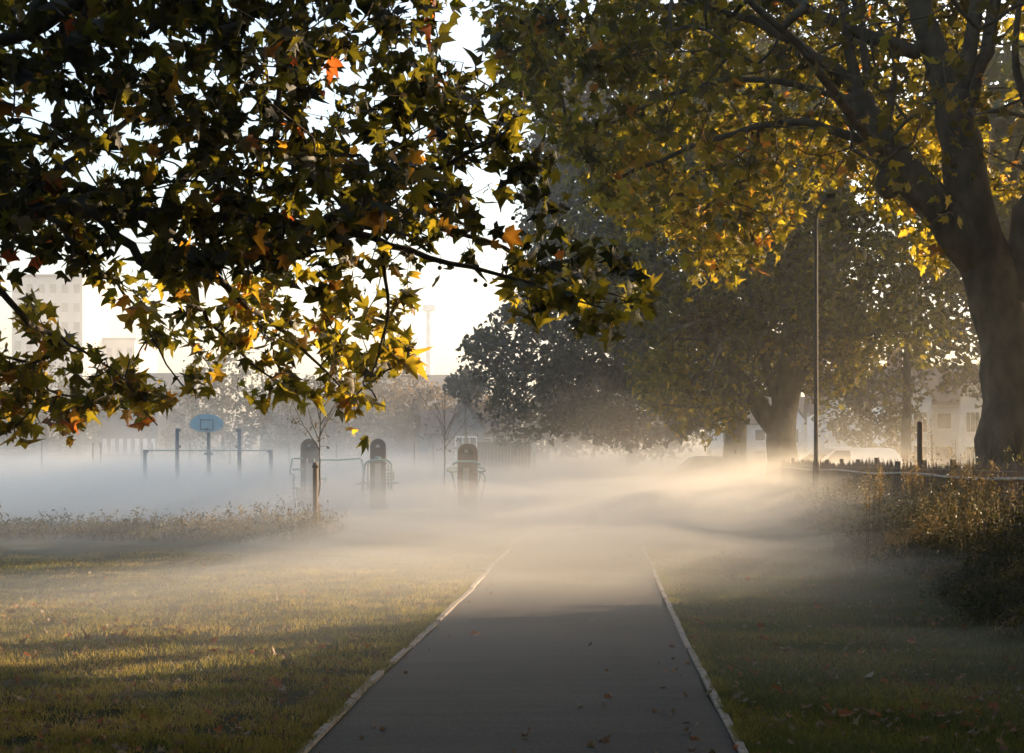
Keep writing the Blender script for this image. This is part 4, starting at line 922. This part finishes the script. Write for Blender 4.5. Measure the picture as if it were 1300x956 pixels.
weeds('tall_weeds', 'strip of rough dry weeds at the edge of the mist on the left', 2600, lambda Y, r: (-3.6-r.random(len(Y))*7.2)*1.0, lambda n, r: 27.5+r.random(n)*3.5,
      lambda X, Y, r: (.16+.22*np.exp(-((X+5.2)/1.6)**2)+.10*np.maximum(0, smooth_noise(X, Y, 1.5, 9)))*np.clip(r.normal(1, .4, len(X)), .3, 2.2), 502, tone=.7, leaf=.05)
# single tall seed stalks above the fence
def stalk(px_, D_, top, label, seed, lean=0):
    r = np.random.default_rng(seed); x = (px_-CX)*D_/F; z0 = float(ground_z(np.array([x]), np.array([D_]))[0]); zt = EYE+(HY-top)*D_/F-z0
    root = empty('seed_stalk', (x, D_, z0), 0, label, 'plant', 'tall dry stalks in the weeds')
    b = MB()
    for k in range(2+seed % 2):
        dx = r.normal()*.05; b.tube([(dx*.3, 0, 0), (dx, 0, zt*.5), (dx+lean, 0, zt*(1-.12*k))], [.004, .0035, .002], 4, False)
    b.build('stem', 'paling_wood', root)
    n = 170; t = .62+.38*r.random(n); pos = np.stack([r.normal(size=n)*.018+lean*t, r.normal(size=n)*.018, zt*t], 1); root['label'] = label
    for k in range(5): 
        s = slice(k*20, k*20+20); a = r.random()*6.28; q_ = r.random(20)*.12; pos[s, 0] += np.cos(a)*q_; pos[s, 2] = zt*(.6+.06*k)+q_*1.4
    V, T = leaf_arrays(pos, np.full(n, .018), unit(r.normal(size=(n, 3))), DIAMOND, DIAMOND_T, r=r)
    np_mesh('seed_head', V, T, 'weed', root, np.clip(r.normal(.8, .15, len(V)), 0, 1))  # clusters of dry seed heads along the stalk
for i, (a_, b_, c_, l_) in enumerate(((1185, 21, 528, 'tallest dry seed stalk, rising in front of the white house'), (1210, 22, 558, 'curved dry stalk just right of the tallest seed stalk'), (1160, 22, 566, 'short dry stalk left of the tall timber post'),
        (1226, 20, 574, 'dry stalk against the thick trunk base'), (1259, 19, 582, 'dry stalk poking over the fence below the trunk'), (1145, 21, 575, 'pale dry stalk beside the fence left of the house'))):
    stalk(a_, float(b_), c_, l_, 600+i, .02*(i % 3-1))
r = np.random.default_rng(650)
for i in range(16):
    d_ = r.uniform(16, 27); stalk(r.uniform(1085, 1296), d_, r.uniform(586, 604), 'thin dry weed stalk standing among the weeds in front of the paling fence', 620+i, r.normal()*.05)
# litter: small bits as one mass, larger leaves one by one
def flat_leaves(pos, size, r, curl=.5):
    n = len(pos); a = r.random(n)*6.28; d = np.stack([np.cos(a), np.sin(a), r.normal(size=n)*.25], 1); d = unit(d)
    V, T = leaf_arrays(pos, size, d, LOBED, LOBED_T, r=r); return V, T
r = np.random.default_rng(700)
n = 3400; Y = 7.5+17*r.random(n)**1.3; X = (r.random(n)*2-1)*.37*Y; xp = X-PS*Y+.42; k = ((np.abs(xp) > 1.25) & (smooth_noise(X, Y, 1.6, 33) > -.25)) | ((np.abs(xp) > .85) & (r.random(n) < .25)) | (r.random(n) < .03); X, Y = X[k], Y[k]; n = len(X)
pos = np.stack([X, Y, ground_z(X, Y)+np.where(np.abs(X-PS*Y+.42) < 1.2, .015, .03)], 1); V, T = flat_leaves(pos, .025+.035*r.random(n), r)
o = np_mesh('leaf_litter', V, T, 'litter', None, np.repeat(np.clip(r.normal(.3, .25, n), 0, 1), len(LOBED))); tag(o, 'scattered small bits of dry leaf in the grass', 'leaf litter', kind='stuff')
protos = []
for i in range(6):
    V, T = leaf_arrays(np.zeros((1, 3)), np.array([1.0]), np.array([[1., 0, .1]]), LOBED, LOBED_T, fold=.5, curl=.6, r=np.random.default_rng(800+i))
    V = V.copy()
    nrm = np.random.default_rng(i); V[:, 2] = np.abs(V[:, 2])*.5; me = bpy.data.meshes.new('fallen_leaf'); me.from_pydata([tuple(v) for v in V], [], [tuple(t) for t in T])
    a = me.attributes.new('tone', 'FLOAT', 'POINT'); a.data.foreach_set('value', np.full(len(V), [.9, .6, .2, .45, .8, .1][i], dtype=np.float32)); me.materials.append(M['litter']); protos.append(me)
def scatter(n, side, group, label, seed):
    r = np.random.default_rng(seed); k = 0
    while k < n:
        y = 8.6+10*r.random()**1.3; x = -(.36*y)*r.random() if side < 0 else .36*y*r.random(); xp = x-PS*y+.42
        if side*xp < 1.3 or (side > 0 and xp > 3.6): continue
        o = bpy.data.objects.new('fallen_leaf', protos[int(r.integers(6))]); col.objects.link(o)
        o.location = (x, y, float(ground_z(np.array([x]), np.array([y]))[0])+.035); o.rotation_euler = (r.normal()*.35, r.normal()*.35, r.random()*6.28); s = .045+.07*r.random()**2; o.scale = (s, s, s)
        tag(o, label, 'leaf', group); k += 1
scatter(75, -1, 'fallen leaves on the left grass', 'curled rusty fallen leaf lying on the sunlit grass left of the path', 901)
scatter(90, 1, 'fallen leaves on the right verge', 'dull brown fallen leaf lying in the shade right of the path', 902)
for i, (x_, y_, l_) in enumerate(((1015+0, 831, 'single rusty leaf lying flat on the asphalt near the left edge'),)):
    yy = EYE*F/(810-HY); o = bpy.data.objects.new('fallen_leaf', protos[4]); col.objects.link(o); o.location = ((600-CX)*yy/F, yy, .02); o.scale = (.12, .12, .12); o.rotation_euler = (0, 0, 1); tag(o, l_, 'leaf')
